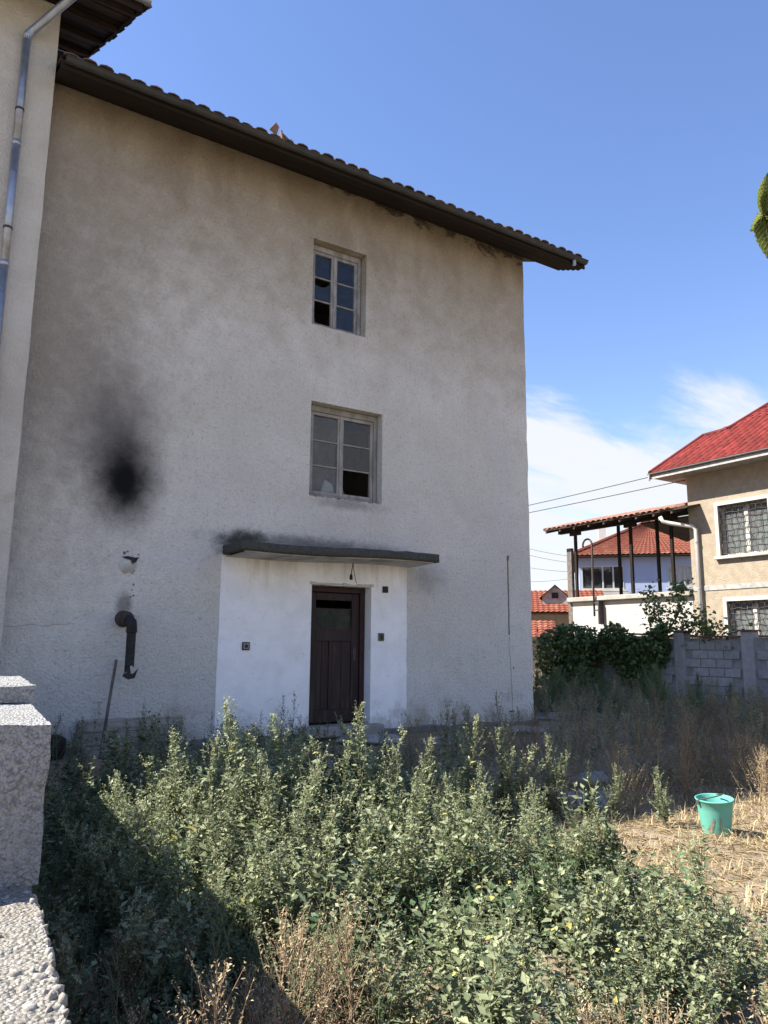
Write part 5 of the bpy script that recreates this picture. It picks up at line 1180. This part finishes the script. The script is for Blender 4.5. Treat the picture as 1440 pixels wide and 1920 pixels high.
# dry grass blades
def grass(name, spots, mat, label, hmin, hmax, lean, seed):
    r = np.random.default_rng(seed); P = np.array(spots); n = len(P); a = r.uniform(0, 6.28, n); h_ = r.uniform(hmin, hmax, n); ln = r.uniform(.1, lean, n) * h_; w = r.uniform(.0016, .0036, n)
    dx, dy = np.cos(a), np.sin(a); sx, sy = -dy * w, dx * w
    z0 = P[:, 2]; lv = []
    for k_, (t, ww) in enumerate(((0, 1), (.55, .8))):
        cx = P[:, 0] + dx * ln * t * t; cy = P[:, 1] + dy * ln * t * t; cz = z0 + h_ * t * (1 - .15 * t); lv += [np.stack([cx - sx * ww, cy - sy * ww, cz], 1), np.stack([cx + sx * ww, cy + sy * ww, cz], 1)]
    lv.append(np.stack([P[:, 0] + dx * ln, P[:, 1] + dy * ln, z0 + h_ * np.maximum(.25, 1 - .5 * (ln / h_) ** 2)], 1))
    V = np.stack(lv, 1).reshape(-1, 3); F = np.array([(0, 1, 3), (0, 3, 2), (2, 3, 4)])[None] + (np.arange(n) * 5)[:, None, None]
    tint = np.repeat(np.where(r.random(n) < .06, .96, r.random(n) * .86), 5)
    tag(link(name, mesh_np(name, V, F.reshape(-1, 3), tint, [mat])), label, 'grass', kind='stuff')
sp = []
for i in range(5200):
    x = rnd.uniform(3.2, 12.5); y = rnd.uniform(-9.0, -3.9)
    if y < -8.2 and x < 2.6 or x < right_edge(max(-8.9, y)) - .25 or math.hypot(x - 5.96, y + 5.88) < .16: continue
    if mnoise.noise(Vector((x * 1.6, y * 1.6, 3.0))) < -.18: continue
    for k_ in range(rnd.randrange(3, 8)): px, py = x + rnd.gauss(0, .035), y + rnd.gauss(0, .035); sp.append((px, py, gz(px, py) - .005))
for i in range(2300):
    x = rnd.uniform(.6, 4.4); y = rnd.uniform(-9.2, -6.2); d = math.hypot(x, y + 10)
    if not near_gap(x, y) and d > 3.3: continue
    for k_ in range(rnd.randrange(3, 8)): px, py = x + rnd.gauss(0, .03), y + rnd.gauss(0, .03); sp.append((px, py, gz(px, py) - .005))
grass('dry_grass', sp, 'dry', 'short straw-yellow dry grass round the bucket and along the front', .04, .17, 2.2, 3)
# litter of flattened straw on the ground near the bucket
r = np.random.default_rng(71); n = 16000; xy = np.stack([r.uniform(3.0, 12, n), r.uniform(-8.8, -3.8, n)], 1); keep = np.array([x > right_edge(max(-8.9, y)) - .5 for x, y in xy]); xy = xy[keep]
z = np.array([gz(x, y) for x, y in xy]) + r.uniform(.004, .03, len(xy)); a = r.uniform(0, 6.28, len(xy)); V, F = leaves(np.column_stack([xy, z]), np.column_stack([np.cos(a), np.sin(a), r.normal(0, .12, len(xy))]), r.uniform(.05, .16, len(xy)), .10, r, .4)
tag(link('straw_litter', mesh_np('straw_litter', V, F, np.repeat(r.random(len(xy)) * .86, 5), ['dry'])), 'flattened straw lying on the soil around the bucket', 'straw', kind='stuff')

# vine on the fence
BIG = np.array([(0, 0, 0), (-.42, .12, .0), (-.5, .52, .06), (-.2, .62, .02), (0, 1, -.1), (.2, .62, .02), (.5, .52, .06), (.42, .12, .0), (0, .4, -.04)]); BFc = np.array([(8, (i + 1) % 8, i) for i in range(8)])
def vine(name, n, fn, size, label, stems):
    r = np.random.default_rng(hash(label) % 1000 if False else len(label)); t = thing(name, stems[0][0], label, 'vine'); base = np.array(stems[0][0])
    P = np.array([fn(r) for i in range(n)]); d = r.normal(0, .7, (n, 3)) + np.array([-.5, 0, -.55]); V, F = leaves(P - base, d, r.uniform(.6, 1.2, n) * size, 1.0, r, 1.0, BIG, BFc)
    tint = np.where(r.random(n) < .06, .96, r.random(n) * .86); link('foliage', mesh_np('foliage', V, F, np.repeat(tint, 9), ['vineleaf']), t)
    b = MB()
    for st in stems: b.tube(st, [.03 - .022 * i / (len(st) - 1) for i in range(len(st))], 6)
    b.build('stem', 'bark', t); return t
def f1(r):
    y = r.uniform(4.05, 6.15); top = 2.12 - .30 * abs(y - 5.0) ** 2; return (FX - .08 - abs(r.normal(0, .26)), y, r.uniform(.3, max(.8, top)))
vine('grape_vine', 3800, f1, .11, 'dark rounded mass of vine leaves over the left end of the block fence', [[(15.8, 4.9, .2), (15.75, 4.8, 1.0), (15.9, 4.6, 1.8)], [(15.8, 4.9, .4), (15.8, 5.2, 1.2), (15.9, 5.5, 1.6)]])
def f2(r):
    y = r.uniform(1.95, 3.95); k_ = (3.95 - y) / 2.0; lo = 1.35 - 1.0 * math.exp(-((y - 2.9) / .65) ** 2); return (FX - .06 - abs(r.normal(0, .15)), y, r.uniform(lo, 1.92 + .18 * math.sin(y * 4)))
vine('grape_vine', 3000, f2, .11, 'vine hanging over the block fence right of the bare fence patch', [[(15.85, 2.9, .2), (15.8, 2.8, 1.0), (15.95, 2.5, 1.8)], [(15.95, 2.5, 1.8), (15.9, 3.4, 1.85), (15.9, 3.9, 1.8)]])
def f3(r):
    c_ = [(2.55, 2.75, .16), (1.95, 2.45, .22), (1.45, 2.2, .25), (2.25, 2.1, .25), (1.1, 1.98, .2), (2.5, 2.3, .18), (1.7, 2.85, .12), (1.3, 1.9, .35), (.7, 1.88, .25)][r.integers(9)]; return (FX + .12 + r.normal(0, .14), c_[0] + r.normal(0, c_[2]), c_[1] + r.normal(0, .17))
vine('climbing_shrub', 1000, f3, .10, 'loose leafy shoots rising above the block fence before the white wall', [[(16.2, 2.3, .2), (16.15, 2.3, 1.7), (16.1, 2.5, 2.85)], [(16.15, 2.3, 1.7), (16.1, 1.8, 2.3), (16.1, 1.65, 2.95)], [(16.15, 2.3, 1.7), (16.1, 1.5, 2.0), (16.05, .9, 2.1)]])

# leaf spray of a tree close to the camera, right edge
tw = thing('tree_twig', (2.0, -9.1, 2.6), 'leafy twig of a tree with ribbed green leaves at the right edge of the sky', 'tree')
def big_leaf(L_, W_, droop, fold, name='leaf'):
    nu, nv = 9, 22; V, F, UV = [], [], []
    for j in range(nv + 1):
        v = j / nv; wv = W_ * math.sin(math.pi * min(1, v ** .8 * .98 + .01)) ** .85 * (1 + .05 * math.sin(v * 60))
        for i in range(nu):
            u = i / (nu - 1) * 2 - 1; rip = .0022 * math.sin(v * 62 - abs(u) * 18); V.append((u * wv / 2 * math.cos(fold * abs(u)), v * L_, abs(u) * wv / 2 * math.sin(fold) - droop * v * v * L_ + rip)); UV.append((u, v))
    for j in range(nv):
        for i in range(nu - 1): F.append((j * nu + i, j * nu + i + 1, (j + 1) * nu + i + 1, (j + 1) * nu + i))
    me = bpy.data.meshes.new(name); me.from_pydata(V, [], F); me.materials.append(M['bigleaf']); me.polygons.foreach_set('use_smooth', [True] * len(F))
    ul = me.uv_layers.new(name='UVMap')
    for p in me.polygons:
        for li in p.loop_indices: ul.data[li].uv = UV[me.loops[li].vertex_index]
    return me
def place_leaf(base, tip, facing, W_, droop, fold):
    base, tip = Vector(base), Vector(tip); d = tip - base; L_ = d.length; d.normalize(); n = Vector(facing); s = d.cross(n).normalized(); n = s.cross(d)
    o = link('leaf', big_leaf(L_, W_, droop, fold), tw); o.matrix_local = Matrix.Translation(base - tw.location) @ Matrix((s, d, n)).transposed().to_4x4()
S = 1.9
tocam = -BF
nodep = frame_pt(1432, 402, S)
for bp, tp, fc, W_, dr, fo in (((1430, 402), (1440, 322), tocam + BR * -.5, .055, .10, .9), ((1428, 404), (1411, 432), tocam + BR * .9, .045, .1, .3), ((1430, 404), (1452, 492), tocam + BR * -.4 + BU * .3, .085, .12, .7),
                             ((1434, 400), (1470, 352), tocam + BU * .4, .07, .1, .5), ((1432, 404), (1476, 420), tocam + BU * .8, .075, .12, .5), ((1436, 402), (1482, 462), tocam, .08, .1, .5), ((1460, 396), (1500, 330), tocam, .08, .1, .5)):
    place_leaf(frame_pt(bp[0], bp[1], S), frame_pt(tp[0], tp[1], S - .02), fc, W_, dr, fo)
TB = Vector((4.3, -9.7, gz(4.3, -9.7) - .05)); fork = Vector((4.15, -9.6, 2.1)); tipb = frame_pt(1800, 330, S + .3)
MB().tube([TB, Vector((4.28, -9.68, .9)), fork, Vector((4.2, -9.5, 3.0)), Vector((4.35, -9.4, 3.9))], [.075, .062, .05, .035, .012], 9).build('trunk', 'bark', tw)
limbs = [[fork, Vector((3.5, -9.45, 2.65)), tipb], [fork, Vector((4.7, -10.2, 2.7)), Vector((5.2, -10.7, 3.2))], [fork + Vector((0, .05, .5)), Vector((4.6, -9.1, 3.2)), Vector((5.3, -8.9, 3.7))], [fork + Vector((.03, .08, .8)), Vector((4.1, -10.0, 3.5)), Vector((3.9, -10.5, 4.0))]]
for lm in limbs: MB().tube(lm, [.032, .022, .014], 7).build('limb', 'bark', tw)
rr_ = np.random.default_rng(3); LP, LD = [], []
for lm in limbs:
    for q in range(60):
        t_ = rr_.uniform(.35, 1.0); p_ = lm[0].lerp(lm[1], t_ * 2) if t_ < .5 else lm[1].lerp(lm[2], t_ * 2 - 1); p_ = p_ + Vector(rr_.normal(0, .13, 3))
        v_ = p_ - Vector((0, -10, EYE)); f_ = v_.dot(BF)
        if f_ > .05 and v_.dot(BR) / f_ < .72: continue
        LP.append(p_ - tw.location); LD.append(rr_.normal(0, .7, 3) + np.array([0, 0, -.3]))
V_, F_ = leaves(np.array(LP), np.array(LD), rr_.uniform(.09, .15, len(LP)), 1.3, rr_)
tag(link('crown', mesh_np('crown', V_, F_, np.repeat(rr_.random(len(LP)) * .86, 5), ['broadleaf']), tw), kind='stuff')
MB().tube([frame_pt(1430, 402, S + .01), frame_pt(1470, 392, S + .02), frame_pt(1560, 360, S + .1), frame_pt(1800, 330, S + .3)], [.003, .0045, .008, .014], 7).build('twig', 'bark', tw)
